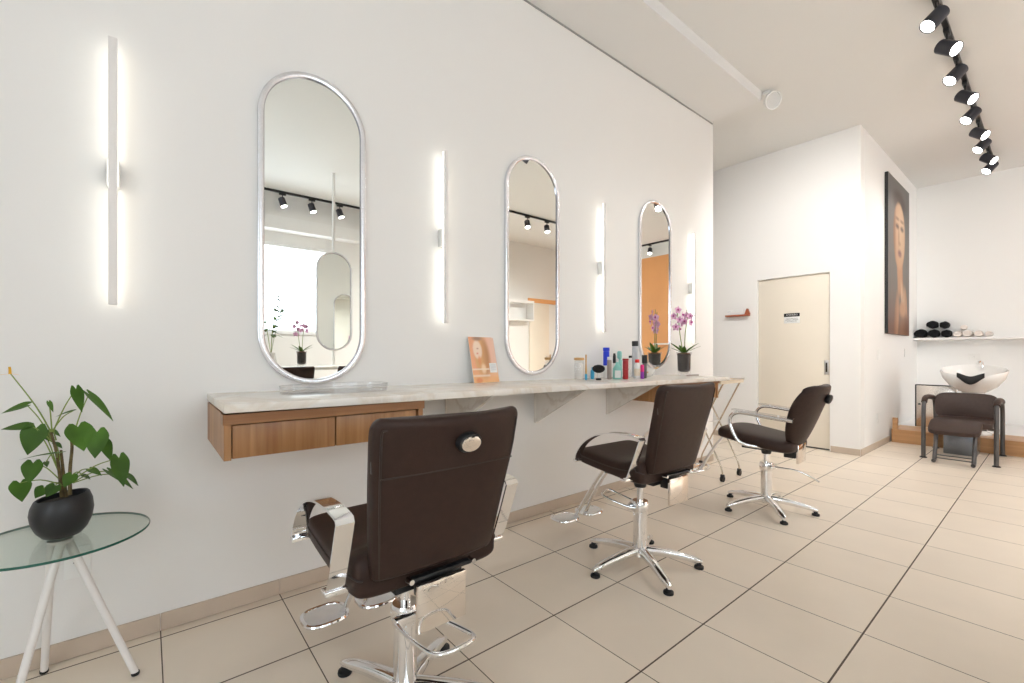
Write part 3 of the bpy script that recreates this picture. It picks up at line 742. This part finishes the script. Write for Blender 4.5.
def portrait(u, v):
    A = 1.55  # height/width
    c = mixc((.17, .115, .09), (.20, .18, .165), sm(.0, .55, v)); c = mixc(c, (.13, .12, .115), .5*sm(.6, 1, u))
    c = mixc(c, (.22, .07, .03), .6*sm(.28, 0, v))
    sk = (.62, .32, .16); hi = (.80, .54, .34); dk = (.30, .11, .045)
    # arm, shoulder and neck
    c = mixc(c, mixc(sk, dk, sm(.45, .25, u)), .85*ell(u-.30*v, v, .34, .10, .10, .17, .35))
    c = mixc(c, mixc(dk, sk, sm(.9, .5, u)), .55*ell(u, v, .80, .02, .25, .14, .5))
    c = mixc(c, mixc(sk, dk, sm(.60, .72, u)), (1-sm(.11, .15, abs(u-.53-.25*max(0, .42-v))))*(sm(.22, .30, v)*(1-sm(.50, .54, v))))
    # face
    f = ell(u, v, .50, .655, .27, .225, .08); c = mixc(c, mixc(mixc(sk, hi, ell(u, v, .56, .70, .2, .2, .9)), dk, .8*sm(.36, .27, u)), f)
    c = mixc(c, (.10, .06, .05), ell(u, v, .50, .87, .29, .07, .4)*(1-ell(u, v, .50, .68, .26, .185, .1)))
    for ex in (.41, .63):
        c = mixc(c, (.07, .03, .03), .9*ell(u, v, ex, .705, .075, .016, .5)); c = mixc(c, (.16, .07, .04), .7*ell(u, v, ex, .755, .085, .010, .6))
    c = mixc(c, dk, .55*ell(u, v, .475, .64, .03, .06, .8)); c = mixc(c, dk, .5*ell(u, v, .52, .60, .055, .012, .6))
    c = mixc(c, (.30, .12, .12), .95*ell(u, v, .52, .535, .085, .024, .4)); c = mixc(c, (.12, .03, .035), ell(u, v, .52, .536, .075, .004, .6))
    # hand with fingers
    for k in range(4):
        fu = .62+.07*k; c = mixc(c, mixc(hi, sk, .35*k), ell(u+ (v-.25)*.35, v, fu, .26-.012*k, .030, .10, .3))
    c = mixc(c, sk, ell(u, v, .66, .17, .15, .05, .4)); 
    return tuple(q*.66 for q in c)
def flyer(u, v):
    c = mixc((.83, .40, .23), (.80, .52, .40), sm(.2, 1, u)); c = mixc(c, (.86, .47, .22), sm(.35, .05, v))
    hair = ell(u, v, .45, .58, .30, .46, .3); c = mixc(c, mixc((.70, .38, .17), (.48, .23, .10), sm(.35, .68, u)), hair)
    c = mixc(c, (.85, .66, .52), ell(u, v, .30, .72, .17, .20, .2)); c = mixc(c, (.34, .20, .14), ell(u, v, .34, .97, .17, .05, .6))
    c = mixc(c, (.45, .2, .14), .8*ell(u, v, .31, .745, .045, .014, .5)); c = mixc(c, (.70, .25, .18), ell(u, v, .28, .635, .04, .018, .5))
    c = mixc(c, (.74, .30, .13), .8*ell(u, v, .33, .48, .06, .10, .5))
    c = mixc(c, (.86, .62, .40), ell(u, v, .45, .30, .09, .10, .5))
    for vv in (.15, .29): c = mixc(c, (.88, .74, .60), .8*(1-sm(.012, .022, abs(v-vv)))*(1-sm(.32, .34, abs(u-.34))))
    c = mixc(c, (.76, .24, .10), .7*ell(u, v, .22, .05, .12, .06, .4))
    return c
t = thing('portrait_canvas', "tall canvas portrait of a woman's face and hand on the side wall", 'picture', (.9505, 7.895, 1.405))
finish('canvas_edge', box(0, .035, -.625, .625, 0, 2.055), 'black', t, smooth=False)
p = art_panel('printed_face', 1.25, 2.055, 64, 100, portrait, t); p.location = (.0355, 0, 0)
t = thing('flyer', 'orange printed flyer of a long-haired woman standing against the wall on the worktop', 'flyer', (.072, 1.665, zt(1.55)+.001)); t.rotation_euler = (0, R(-13), R(4))
finish('backing_card', box(-.003, 0, -.104, .104, .0, .297), 'label', t, smooth=False)
p = art_panel('printed_face', .207, .296, 40, 60, flyer, t); p.location = (.0006, 0, .0005)
finish('white_text_box', box(.0008, .0012, .038, .098, .063, .125), 'label', t, smooth=False)
bm = B()
for z in (.112, .100, .092, .080): add_box(bm, .0012, .0015, .046, .09, z-.002, z+.002)
finish('printed_lines', bm, 'silver', t, smooth=False)

# ------------------------------------------------------------------ things on the worktop
ZI = ZT+.0008
def ycol(px, X): 
    r = ray(px, 353); return (X-CX)/r[0]*r[1]
def P3(px, X): return (X, ycol(px, X), zt(ycol(px, X))+.001)
def hpx(px, X, dpx):   # real height spanned by dpx pixels there
    y = ycol(px, X); d = (CX-X)*SN+y*CN; return dpx*d/F
def scl(px, X): return hpx(px, X, 1)
# acrylic tray
t = thing('acrylic_tray', 'clear acrylic oval tray on the worktop below the first mirror', 'tray', (.255, .675, zt(.42)+.001))
bm = B(); n = 56
def rr(a, b, z, e=2.6): return [(p, q, z) for p, q in superell(n, a, b, e)]
secs = [rr(.125, .232, 0), rr(.128, .236, .033), rr(.1245, .2325, .033), rr(.1215, .2285, .004)]
loft(bm, secs); finish('tray_wall', bm, 'clear', t)
bm = B(); tube(bm, [(p, q, .0335) for p, q in superell(n, .1263, .2343, 2.6)], .0022, 6, closed=True); finish('tray_rim', bm, 'frost', t)
# products: (kind, px, x, ...)
def product(name, label, cat, px, X, parts, group=None):
    t = thing(name, label, cat, P3(px, X), 0, group); s = scl(px, X)
    for pn, m, prof in parts:
        bm = B(); lathe(bm, [(r*s, z*s) for r, z in prof], 24); finish(pn, bm, m, t)
    return t
def body(r, h, z0=0, rnd=.6): return [(r*.9, z0), (r, z0+rnd), (r, z0+h-rnd), (r*.9, z0+h)]
product('cotton_jar', 'clear jar of cotton with a wooden lid at the left of the products', 'jar', 579.2, .17, [('jar_glass', 'clear', [(4.4, 0), (4.7, .5), (4.7, 18.5), (4.1, 19.5)]), ('cotton_wad', 'cotton', [(3, .6), (4, 2), (4.2, 8), (4, 15), (2.5, 17)]), ('jar_lid', 'cork', [(4.6, 19.6), (5.1, 20), (5.1, 21.8), (4.6, 22.2)])])
t = product('tint_brush', 'wooden stick brush with a blue end standing beside the cotton jar', 'brush', 586, .20, [('blue_end', 'cyan', [(1.1, 0), (1.3, .5), (1.3, 5), (1.0, 6)]), ('wood_handle', 'cork', [(.9, 6), (1.0, 9), (.7, 16), (.8, 24.5), (.4, 25.5)])]); t.rotation_euler = (0, 0, 0)
product('cyan_bottle', 'small cyan bottle behind the black neck brush', 'bottle', 592.5, .15, [('bottle_body', 'cyan', body(1.9, 9)), ('bottle_cap', 'cyan', [(1.0, 9), (1.0, 11.5), (.6, 12)])])
t = product('neck_brush', 'black-bristled neck duster standing on the worktop in front of the bottles', 'brush', 598.6, .27, [('brush_foot', 'black', [(2.6, 0), (2.9, .6), (2.4, 1.8), (1.6, 2.2)]), ('handle', 'satin', [(1.6, 2.2), (1.9, 3.5), (1.5, 5.5), (1.9, 7.2)])])
bm = B(); s = scl(598.6, .27); lathe(bm, [(1.9*s, 7.2*s), (4.6*s, 8.4*s), (6.3*s, 10.5*s), (6.1*s, 12.6*s), (4.4*s, 14.4*s), (1.5*s, 15.3*s)], 28); finish('bristles', bm, 'towelb', t)
product('blue_spray_can', 'tall blue spray can standing behind the neck brush', 'spray can', 606.3, .10, [('can_body', 'label', body(3.0, 18)), ('blue_sleeve', 'blue', [(3.05, 12.5), (3.1, 12.8), (3.1, 26), (2.6, 26.6)]), ('spray_cap', 'blue', [(2.6, 26.6), (3.3, 27), (3.3, 30), (2.9, 30.4)])])
product('taupe_tube', 'taupe cylinder bottle with white cap left of the mint bottle', 'bottle', 609.3, .24, [('bottle_body', 'taupe', body(2.25, 19.2)), ('white_cap', 'label', [(1.8, 19.3), (2.0, 19.6), (2.0, 22), (1.7, 22.4)])])
product('dark_pump_bottle', 'slim bottle with a black spray nozzle behind the taupe cylinder', 'bottle', 614.4, .15, [('bottle_body', 'frost', body(1.6, 15)), ('spray_nozzle', 'black', [(1.3, 15), (1.6, 15.5), (1.5, 22), (1.0, 24.8)])])
t = product('mint_bottle', 'mint green bottle with a white square label', 'bottle', 617.3, .25, [('bottle_body', 'mint', [(4.2, 0), (4.6, .6), (4.6, 10.5), (2.0, 14.5), (1.2, 17)]), ('bottle_cap', 'label', [(1.0, 17), (1.3, 17.3), (1.3, 20), (1.0, 20.3)])])
s = scl(617.3, .25); lb = finish('white_label', box(-.004, .0045, -2.9*s, 2.9*s, 1.5*s, 8.7*s), 'label', t); lb.rotation_euler = (0, 0, R(-45)); lb.location = (3.1*s, -3.1*s, 0)
product('mint_spray', 'taller mint spray bottle behind the labelled mint bottle', 'bottle', 619.5, .13, [('bottle_body', 'mint', body(2.6, 18)), ('spray_head', 'mint', [(1.4, 18), (2.4, 20), (2.5, 25), (1.6, 26.6)])])
product('red_bottle', 'dark red cylinder bottle right of the mint bottle', 'bottle', 625.6, .30, [('bottle_body', 'red', body(2.75, 18.4)), ('bottle_collar', 'red', [(3.05, 9.4), (3.05, 10), (2.8, 10.2)]), ('bottle_cap', 'red', [(2.9, 18.5), (3.1, 18.8), (3.1, 20.2), (2.8, 20.6)])])
product('clear_bottle', 'clear slim bottle with a black cap behind the red bottle', 'bottle', 630.4, .20, [('bottle_body', 'frost', body(1.7, 20)), ('black_cap', 'black', [(1.3, 20), (1.7, 20.2), (1.7, 22), (1.4, 22.3)])])
product('silver_can', 'tall silver aerosol can with a black cap, tallest of the products', 'spray can', 635.0, .16, [('can_body', 'silver', body(2.95, 31)), ('black_cap', 'black', [(2.8, 31.1), (3.1, 31.4), (3.1, 35.6), (2.8, 36.2)])])
product('white_bottle', 'white bottle with a bright red cap', 'bottle', 637.2, .30, [('bottle_body', 'label', [(2.6, 0), (2.9, .6), (2.9, 13), (1.6, 16)]), ('red_cap', 'brightred', [(2.0, 16), (2.2, 16.3), (2.2, 18.8), (1.9, 19.2)]), ('cream_label', 'cream', [(2.92, 3), (2.95, 3.2), (2.95, 9.8), (2.92, 10)])])
product('pink_bottle', 'pink and purple slim bottle in front of the black can', 'bottle', 642.2, .33, [('bottle_body', 'purple', body(1.75, 7)), ('pink_upper', 'pink', [(1.75, 7), (1.8, 7.3), (1.75, 13.3), (1.2, 14)])])
product('black_can', 'black spray can at the right end of the products', 'spray can', 644.6, .27, [('can_body', 'gun', body(2.2, 14.5)), ('black_cap', 'black', [(2.4, 14.6), (2.7, 15), (2.7, 22.5), (2.3, 23)])])
t = thing('shallow_bowl', 'white bowl at the foot of the third mirror', 'bowl', (.10, 3.36, zt(3.29)+.001))
bm = B(); lathe(bm, [(.03, 0), (.04, .004), (.068, .05), (.07, .065), (.066, .065), (.06, .048), (.02, .008)], 32); finish('bowl_shell', bm, 'porcelain', t)
bm = B(); tube(bm, [(.02, -.10, .02), (.05, .02, .06), (.06, .07, .075)], .007, 8, 3); finish('wood_spoon', bm, 'cork', t)
t = thing('hair_clip', 'thin beige comb lying on the worktop beside the orchid', 'comb', (.33, 3.72, zt(3.6)+.001))
bm = B(); ribbon(bm, [(-.05, -.04, .004), (-.01, .0, .008), (.03, .025, .010)], .012, .003, 4, axis=(0, 0, 1)); finish('comb_spine', bm, 'taupe', t)

# orchid
OX = .17; OY = ycol(684, OX)
orc = thing('orchid', 'pink and white orchid in a smoky glass vase at the far end of the worktop', 'plant', (OX, OY, zt(3.7)+.001))
bm = B(); lathe(bm, [(.045, 0), (.054, .004), (.058, .04), (.060, .18), (.069, .212), (.067, .212), (.058, .18), (.055, .04), (.03, .014)], 36); finish('glass_vase', bm, 'clear', orc)
bm = B(); lathe(bm, [(.03, .030), (.050, .042), (.0555, .07), (.0575, .175), (.061, .192), (.03, .198)], 32); finish('root_mix', bm, 'potfill', orc)
bm = B(); lathe(bm, [(.058, .192), (.052, .202), (.02, .208)], 20); finish('bark', bm, 'bark', orc)
bm = B()
ic = Vector((CN, SN, 0))   # image-right direction
dc = Vector((-SN, CN, 0))
for a, L, up, w in ((R(200), .17, .16, .040), (R(165), .15, .10, .042), (R(15), .16, .15, .040), (R(-20), .15, .11, .036), (R(250), .10, .10, .04), (R(90), .11, .12, .04)):
    dv = ic*math.cos(a)+dc*math.sin(a); b0 = Vector((0, 0, .20))+dv*.01
    leaf_geo(bm, b0, b0+dv*L*.9+Vector((0, 0, up*.75)), w, Vector((0, 0, 1))-dv*.7, droop=.10, fold=.25, heart=False)
finish('leaves', bm, 'leaf', orc, ang=80)
s = scl(684, OX)
def OP(px, py, dd=0): return Vector((0, 0, .20))+ic*((px-684)*s)+dc*dd+Vector((0, 0, (349-py)*s))
spk = [[(683, 349, 0), (680, 330, .0), (679, 316, .01), (676, 303, .0)], [(685, 349, .01), (686, 330, .02), (688, 315, .02), (688, 305, .03)]]
bm = B()
for sp_ in spk: tube(bm, [OP(*p) for p in sp_], [.004, .0025], 8, 4)
finish('flower_stem', bm, 'stem', orc)
fl = [(677, 306, -.02), (674, 312, .0), (681, 311, -.03), (675, 323, -.02), (682, 319, .02), (678, 316, -.04), (686, 317, .02), (692, 318, .03), (688, 311, .03), (680, 325, .01), (690, 312, .0)]
for i, (x, y, dd) in enumerate(fl):
    bm = B(); bl = B(); c = OP(x, y, dd); fa = (-.2, .9, -.9, .3, -1.6, .1, 1.2, -.5, .6, -1.2, .0)[i]; fx = (-dc*math.cos(fa)+ic*math.sin(fa)*-1+Vector((0, 0, .1))).normalized(); sx_ = fx.cross(Vector((0, 0, 1))).normalized()
    rnd = random.random()
    for k in range(5):
        a = R(90+72*k+10*rnd); dv = sx_*math.cos(a)+Vector((0, 0, 1))*math.sin(a)
        leaf_geo(bm, c, c+dv*.038+fx*.004, .034 if k % 5 in (1, 4) else .026, fx, droop=-.05, fold=.05, nu=5, nv=4, heart=False)
    lathe(bl, [(.002, -.006), (.009, 0), (.006, .008), (.002, .012)], 10, c+fx*.008)
    fo = finish('flower', bm, 'petal', orc, ang=80); finish('flower_lip', bl, 'petal2', fo)

# ------------------------------------------------------------------ folding trolley
t = thing('folding_trolley', 'folding salon trolley with pale tray and crossed metal legs at the end of the worktop', 'trolley', (.255, 4.17, 0))
bm = B(); add_box(bm, -.205, .205, -.225, .225, .876, .884, bev=.001)
for a in ((-.205, -.195, -.225, .225), (.195, .205, -.225, .225), (-.195, .195, -.225, -.215), (-.195, .195, .215, .225)): add_box(bm, *a, .884, .912, bev=.001)
finish('tray', bm, 'cream', t)
bm = B(); tube(bm, [(-.21, -.23, .914), (.21, -.23, .914), (.21, .23, .914), (-.21, .23, .914)], .005, 8, closed=True); finish('tray_rail', bm, 'satin', t)
for y in (-.165, .165):
    for s in (-1, 1):
        yy = y+s*.012
        bm = B(); tube(bm, [(s*.19, yy, .876), (s*.15, yy, .80), (-s*.14, yy, .22), (-s*.187, yy, .11), (-s*.195, yy, .055)], .0075, 10, 5); lg = finish('leg', bm, 'brass', t)
        bm = B(); cyl(bm, (-s*.195-.012, yy-.0, .028), (-s*.195+.012, yy, .028), .0275, 20); cs = finish('caster', bm, 'rubber', lg)
        bm = B(); add_box(bm, -s*.195-.016, -s*.195+.016, yy-.012, yy+.012, .040, .066, bev=.003); finish('caster_fork', bm, 'blackm', cs)
for z in (.50,):
    bm = B(); cyl(bm, (0, -.18, .50), (0, .18, .50), .006); finish('pivot_rod', bm, 'satin', t)

# ------------------------------------------------------------------ washing corner
bm = B(); add_box(bm, .975, 4.2, 7.5, 7.56, .001, .172, bev=.003); add_box(bm, .975, 4.2, 7.56, 8.0, .140, .172, bev=.002); add_box(bm, .985, 1.035, 7.5, 7.545, .172, .318, bev=.003)
t = finish('wash_platform', bm, 'bench', None, smooth=False); tag(t, 'low wooden step with a raised left end behind the wash chair', 'platform')
struct('trim_7', box(.9505, 4.2, 8.0, YB, .001, .165), 'white', smooth=False)

UX = 1.68
w = thing('wash_chair', 'brown backwash chair with leg rest and dark tubular arms', 'chair', (UX, 7.05, 0))
for s in (-1, 1):
    x = s*.275
    bm = B(); tube(bm, [(x, -.39, .012), (x, -.385, .25), (x, -.375, .52), (x, -.345, .60), (x, -.27, .645), (x, -.1, .645), (x, .15, .625), (x, .28, .60), (x, .345, .54), (x, .375, .42), (x, .39, .012)], .0195, 14, 6)
    ar = finish('arm_frame', bm, 'gun', w)
    bm = B(); tube(bm, [(x, -.34, .612), (x, -.27, .652), (x, -.1, .655), (x, .15, .637), (x, .28, .612)], .027, 14, 5); finish('arm_pad', bm, 'leather2', ar)
    for yy in (-.39, .39):
        bm = B(); lathe(bm, [(.032, 0), (.032, .006), (.02, .014)], 18, (x, yy, .0006)); finish('foot_pad', bm, 'rubber', ar)
def cushion(bm, w_, d_, h_, e=5, n=40, m=9):
    secs = []
    for i in range(m+1):
        a = -1+2*i/m; f = (1-abs(a)**4)**.25 if abs(a) < 1 else 0; f = max(f, .02); f2 = .90+.10*f
        secs.append([(p*f2, q*f2, a*h_/2) for p, q in superell(n, w_/2, d_/2, e)])
    loft(bm, secs)
bm = B(); cushion(bm, .515, .30, .075); bmesh.ops.transform(bm, matrix=Matrix.Translation((.002, .25, .545)) @ Matrix.Rotation(R(78), 4, 'X'), verts=bm.verts)
for v in bm.verts: v.co.y -= .05*(v.co.x/.25)**2
finish('backrest', bm, 'leather2', w)
bm = B(); cushion(bm, .47, .42, .07); bmesh.ops.transform(bm, matrix=Matrix.Translation((.0, .02, .385)) @ Matrix.Rotation(R(4), 4, 'X'), verts=bm.verts); finish('seat', bm, 'leather2', w)
bm = B(); cushion(bm, .40, .33, .055); bmesh.ops.transform(bm, matrix=Matrix.Translation((-.02, -.46, .372)) @ Matrix.Rotation(R(19), 4, 'X'), verts=bm.verts); finish('leg_rest', bm, 'leather2', w)
for s in (-1, 1):
    bm = B(); x = -.01+s*.145; tube(bm, [(x, -.50, .335), (x, -.54, .22), (x, -.60, .08), (x, -.63, .035), (x, -.68, .03)], .018, 12, 5); finish('leg_rest_frame', bm, 'gun', w)
bm = B()
for yy, z in ((-.615, .055), (-.60, .085)): cyl(bm, (-.155, yy, z), (.135, yy, z), .006, 10)
finish('cross_rod', bm, 'gun', w)
bm = B(); cyl(bm, (-.275, -.02, .33), (.275, -.02, .33), .014, 12); cyl(bm, (-.275, -.30, .36), (-.275, -.30, .36+.001), .01, 8)
add_box(bm, -.19, .19, -.15, .18, .325, .348); finish('seat_support', bm, 'gun', w)
t = finish('pedestal', box(UX-.17, UX+.10, 7.12, 7.46, .001, .29, bev=.006), 'dsteel'); tag(t, 'dark steel pedestal box under the wash chair', 'pedestal')

bn = thing('wash_basin', 'white porcelain wash basin with a black neck rest behind the wash chair', 'basin', (UX+.015, 7.78, .173))
bm = B(); n = 56
pr = [(.07, .50), (.12, .515), (.20, .58), (.262, .68), (.285, .775), (.280, .790), (.268, .785), (.245, .70), (.18, .62), (.09, .585), (.03, .58)]
secs = []
for r, z in pr:
    sec = []
    for i in range(n):
        a = 2*math.pi*i/n; x = r*1.03*math.cos(a); y = r*1.02*math.sin(a)
        k = max(0, z-.62)/.17; dip = math.exp(-(x/.10)**2)*(1 if y < 0 else 0)*.085*min(1, k)*min(1, -y/.2 if y < 0 else 0)
        sec.append((x, y, z-dip+.055*(y/.28)*k-.01*k))
    secs.append(sec)
loft(bm, secs); bs_ = finish('bowl', bm, 'porcelain', bn, ang=60)
bm = B(); ribs = []
for i in range(17):
    x = -.115+.23*i/16; dz = .085*math.exp(-(x/.10)**2); yb = -math.sqrt(max(0, 1-(x/.29)**2))*.282
    ribs.append((x, yb-.008, .768-dz-.03))
secs = []
for i, p in enumerate(ribs):
    f = .55+.45*math.sin(math.pi*i/16)
    secs.append([(p[0], p[1]+a*f, p[2]+.006+b*f) for a, b in superell(14, .022, .05, 2.4)])
loft(bm, secs); finish('neck_rest', bm, 'rubber', bn)
bm = B(); lathe(bm, [(.16, .0), (.16, .02), (.09, .06), (.075, .30), (.10, .505)], 32, (0, .0, 0)); finish('basin_column', bm, 'porcelain', bn)
bm = B(); tube(bm, [(.06, .20, .80), (.06, .20, .86), (.05, .14, .885), (.04, .08, .86)], .012, 12, 5); finish('tap', bm, 'chrome', bn)
bm = B(); add_box(bm, .05, .085, -.06, .0, .592, .60); finish('drain', bm, 'satin', bn)
t = thing('steel_cabinet', 'mirror-polished steel cabinet with a dark edge left of the wash basin', 'cabinet', (1.325, 8.18, .1735))
finish('door_panel', box(-.185, .20, -.165, -.155, .0, .55, bev=.001), 'bsteel', t)
finish('cabinet_body', box(-.185, .20, -.154, -.04, .0, .548, bev=.002), 'whitep', t)
bm = B(); add_box(bm, -.197, -.186, -.17, -.04, .0, .56); add_box(bm, -.186, .20, -.17, -.04, .5515, .560); finish('dark_edge', bm, 'black', t)
bm = B(); cyl(bm, (-.155, -.175, .30), (-.155, -.166, .30), .012, 12); finish('knob', bm, 'black', t)

t = finish('wall_shelf', box(.951, 3.6, YB-.26, YB-.001, 1.352, 1.385, bev=.002), 'white'); tag(t, 'long white shelf on the back wall above the wash basin', 'shelf')
def towel(label, x, y, z, r, L, m, rz, group):
    t = thing('rolled_towel', label, 'towel', (x, y, z), rz, group)
    bm = B(); n = 26; secs = []
    for i in range(7):
        q = -1+2*i/6; f = 1-.16*abs(q)**5
        secs.append([(r*f*math.cos(2*math.pi*k/n)*(1+.09*math.sin(3*2*math.pi*k/n+i*1.3+x*9)), q*L/2, r+r*f*(.94+.06*math.sin(5*2*math.pi*k/n+i))*math.sin(2*math.pi*k/n)) for k in range(n)])
    loft(bm, secs); finish('towel_roll', bm, m, t)
    bm = B(); tube(bm, [((r*.82-.0105*k*r/.06*.55)*math.cos(k*.7), -L/2-.001, r+(r*.82-.0105*k*r/.06*.55)*math.sin(k*.7)) for k in range(20)], .004, 6); finish('spiral_end', bm, m, t)
    return t
zs = 1.3858
for i, (x, z, r) in enumerate(((1.025, 0, .068), (1.17, 0, .064), (1.305, 0, .058), (1.155, .136, .060), (1.285, .130, .055))):
    towel('rolled black towel on the back shelf, %s' % ('leftmost', 'bottom row middle', 'bottom row right', 'top of the pile', 'small one at the top right of the pile')[i], x, 9.15, zs+z, r, .22, 'towelb', R((-2, 2, 3, -2, 4)[i]), 'black rolled towels')
for i, (x, z, r) in enumerate(((1.425, 0, .046), (1.53, 0, .05), (1.635, 0, .046), (1.735, 0, .04), (1.485, .106, .036))):
    towel('rolled spotted white towel on the back shelf, %s' % ('beside the black towels', 'second along', 'third along', 'last on the right', 'lying on top of the others')[i], x, 9.15, zs+z, r, .2, 'towelw', R((2, -2, 3, 4, 6)[i]), 'spotted rolled towels')

# ------------------------------------------------------------------ the other side of the room (seen in the mirrors)
hm = oval_mirror('oval mirror hung on a white pole, seen in the first mirror', (4.2, 2.06, 1.89), .50, 1.40, 'hanging mirrors', -1)
bm = B(); cyl(bm, (.02, 0, -.91), (.02, 0, ZC-1.89-.001), .021, 12); finish('support_pole', bm, 'white', hm)
bm = B(); prism(bm, [(.001, y, z) for y, z in capsule(.49, 1.38)], (.005, 0, 0)); finish('mirror_back', bm, 'white', hm)
oc = copy_tree(orc); oc.location = (4.16, 1.62, .9730); oc.rotation_euler = (0, 0, R(70)); tag(oc, 'pink orchid on the pale counter across the room, seen in the first mirror', 'plant')
vp = thing('leafy_plant', 'tall leafy stems in a white vase, seen at the left in the first mirror', 'plant', (4.12, 1.24, .9730))
bm = B(); lathe(bm, [(.045, 0), (.06, .01), (.065, .08), (.045, .17), (.05, .19), (.046, .19), (.04, .16)], 28); finish('vase', bm, 'porcelain', vp)
bs, bl = B(), B()
for k in range(5):
    a = k*1.26+.4; tip = Vector((.10*math.cos(a), .13*math.sin(a), .62+.06*k)); P = smooth_path([(0, 0, .15), (tip.x*.35, tip.y*.35, .42), tip, tip*1.25+Vector((0, 0, .02-.1*(k % 2)))], 5); tube(bs, P, .003, 6)
    for i, p in enumerate(P[5:]):
        b = a+i*2.1; dv = Vector((math.cos(b), math.sin(b), -.25)); leaf_geo(bl, p, p+dv*.10, .045, (0, 0, 1), heart=False)
finish('stem', bs, 'stem', vp); finish('foliage', bl, 'leaf', vp, ang=80)
t = finish('island_counter', box(3.95, 4.5, .86, 3.44, .93, .972, bev=.003), 'marble'); tag(t, 'pale counter under the pole-hung mirror, seen in the first mirror', 'counter')
t = thing('counter_stand', 'white support panels under the pale counter across the room', 'stand', (4.22, 2.15, 0))
for y in (-1.24, 1.24): finish('support_panel', box(-.22, .22, y-.03, y+.03, .001, .929), 'white', t)
for (x, y), l in (((3.44, 1.27), 'left of the pole'), ((3.44, 1.98), 'right of the pole')):
    c = copy_tree(ch2); c.location = (x, y, .0); c.rotation_euler = (0, 0, R(176)); tag(c, 'brown styling chair across the room seen in the first mirror, %s' % l, 'chair', 'chairs seen in the first mirror')
# second door, cupboard and shelf on the right wall
bm = box(XR-.03, XR-.001, 6.98, 7.62, .002, 2.34, bev=.002); d2 = struct('door_2', bm, 'door')
bm = B(); add_box(bm, XR-.045, XR-.031, 7.52, 7.56, .95, 1.10, bev=.002); finish('door_handle', bm, 'satin', d2)
t = thing('wall_cupboard', 'pale wall cupboard with an open shelf, seen in the second mirror', 'cupboard', (XR-.001, 6.55, 0))
bm = B(); add_box(bm, -.25, -.001, -.38, .38, 2.30, 2.36); add_box(bm, -.25, -.001, -.38, .38, 1.9, 1.93); add_box(bm, -.25, -.001, -.38, -.35, 1.93, 2.30); add_box(bm, -.25, -.001, .35, .38, 1.93, 2.30); finish('shelf_box', bm, 'white', t, smooth=False)
struct('trim_8', box(XR-.02, XR-.001, 6.95, 7.9, 2.36, 2.46), 'orange', smooth=False)

# ------------------------------------------------------------------ light
wd = bpy.data.worlds.new('daylight'); SC.world = wd; wd.use_nodes = True
bg = wd.node_tree.nodes['Background']; bg.inputs['Color'].default_value = (.84, .93, 1.0, 1); bg.inputs['Strength'].default_value = 5.5
def portal(loc, rot, sx, sy):
    l = bpy.data.lights.new('window_portal', 'AREA'); l.shape = 'RECTANGLE'; l.size = sx; l.size_y = sy; l.cycles.is_portal = True
    o = bpy.data.objects.new('window_portal', l); COL.objects.link(o); o.location = loc; o.rotation_euler = rot
for W0, W1, WZ0, WZ1 in WINS: portal((XR+.14, (W0+W1)/2, (WZ0+WZ1)/2), (R(90), 0, R(90)), W1-W0, WZ1-WZ0)
portal(((V0+V1)/2, YF-.14, (VZ0+VZ1)/2), (R(90), 0, R(180)), V1-V0, VZ1-VZ0)

vs = SC.view_settings; vs.view_transform = 'Standard'; vs.look = 'None'; vs.gamma = 1; vs.use_curve_mapping = False; vs.exposure = .03
SC.cycles.use_denoising = True
SC.cycles.max_bounces = 14; SC.cycles.diffuse_bounces = 6; SC.cycles.glossy_bounces = 6; SC.cycles.transparent_max_bounces = 16
SC.cycles.sample_clamp_indirect = 8
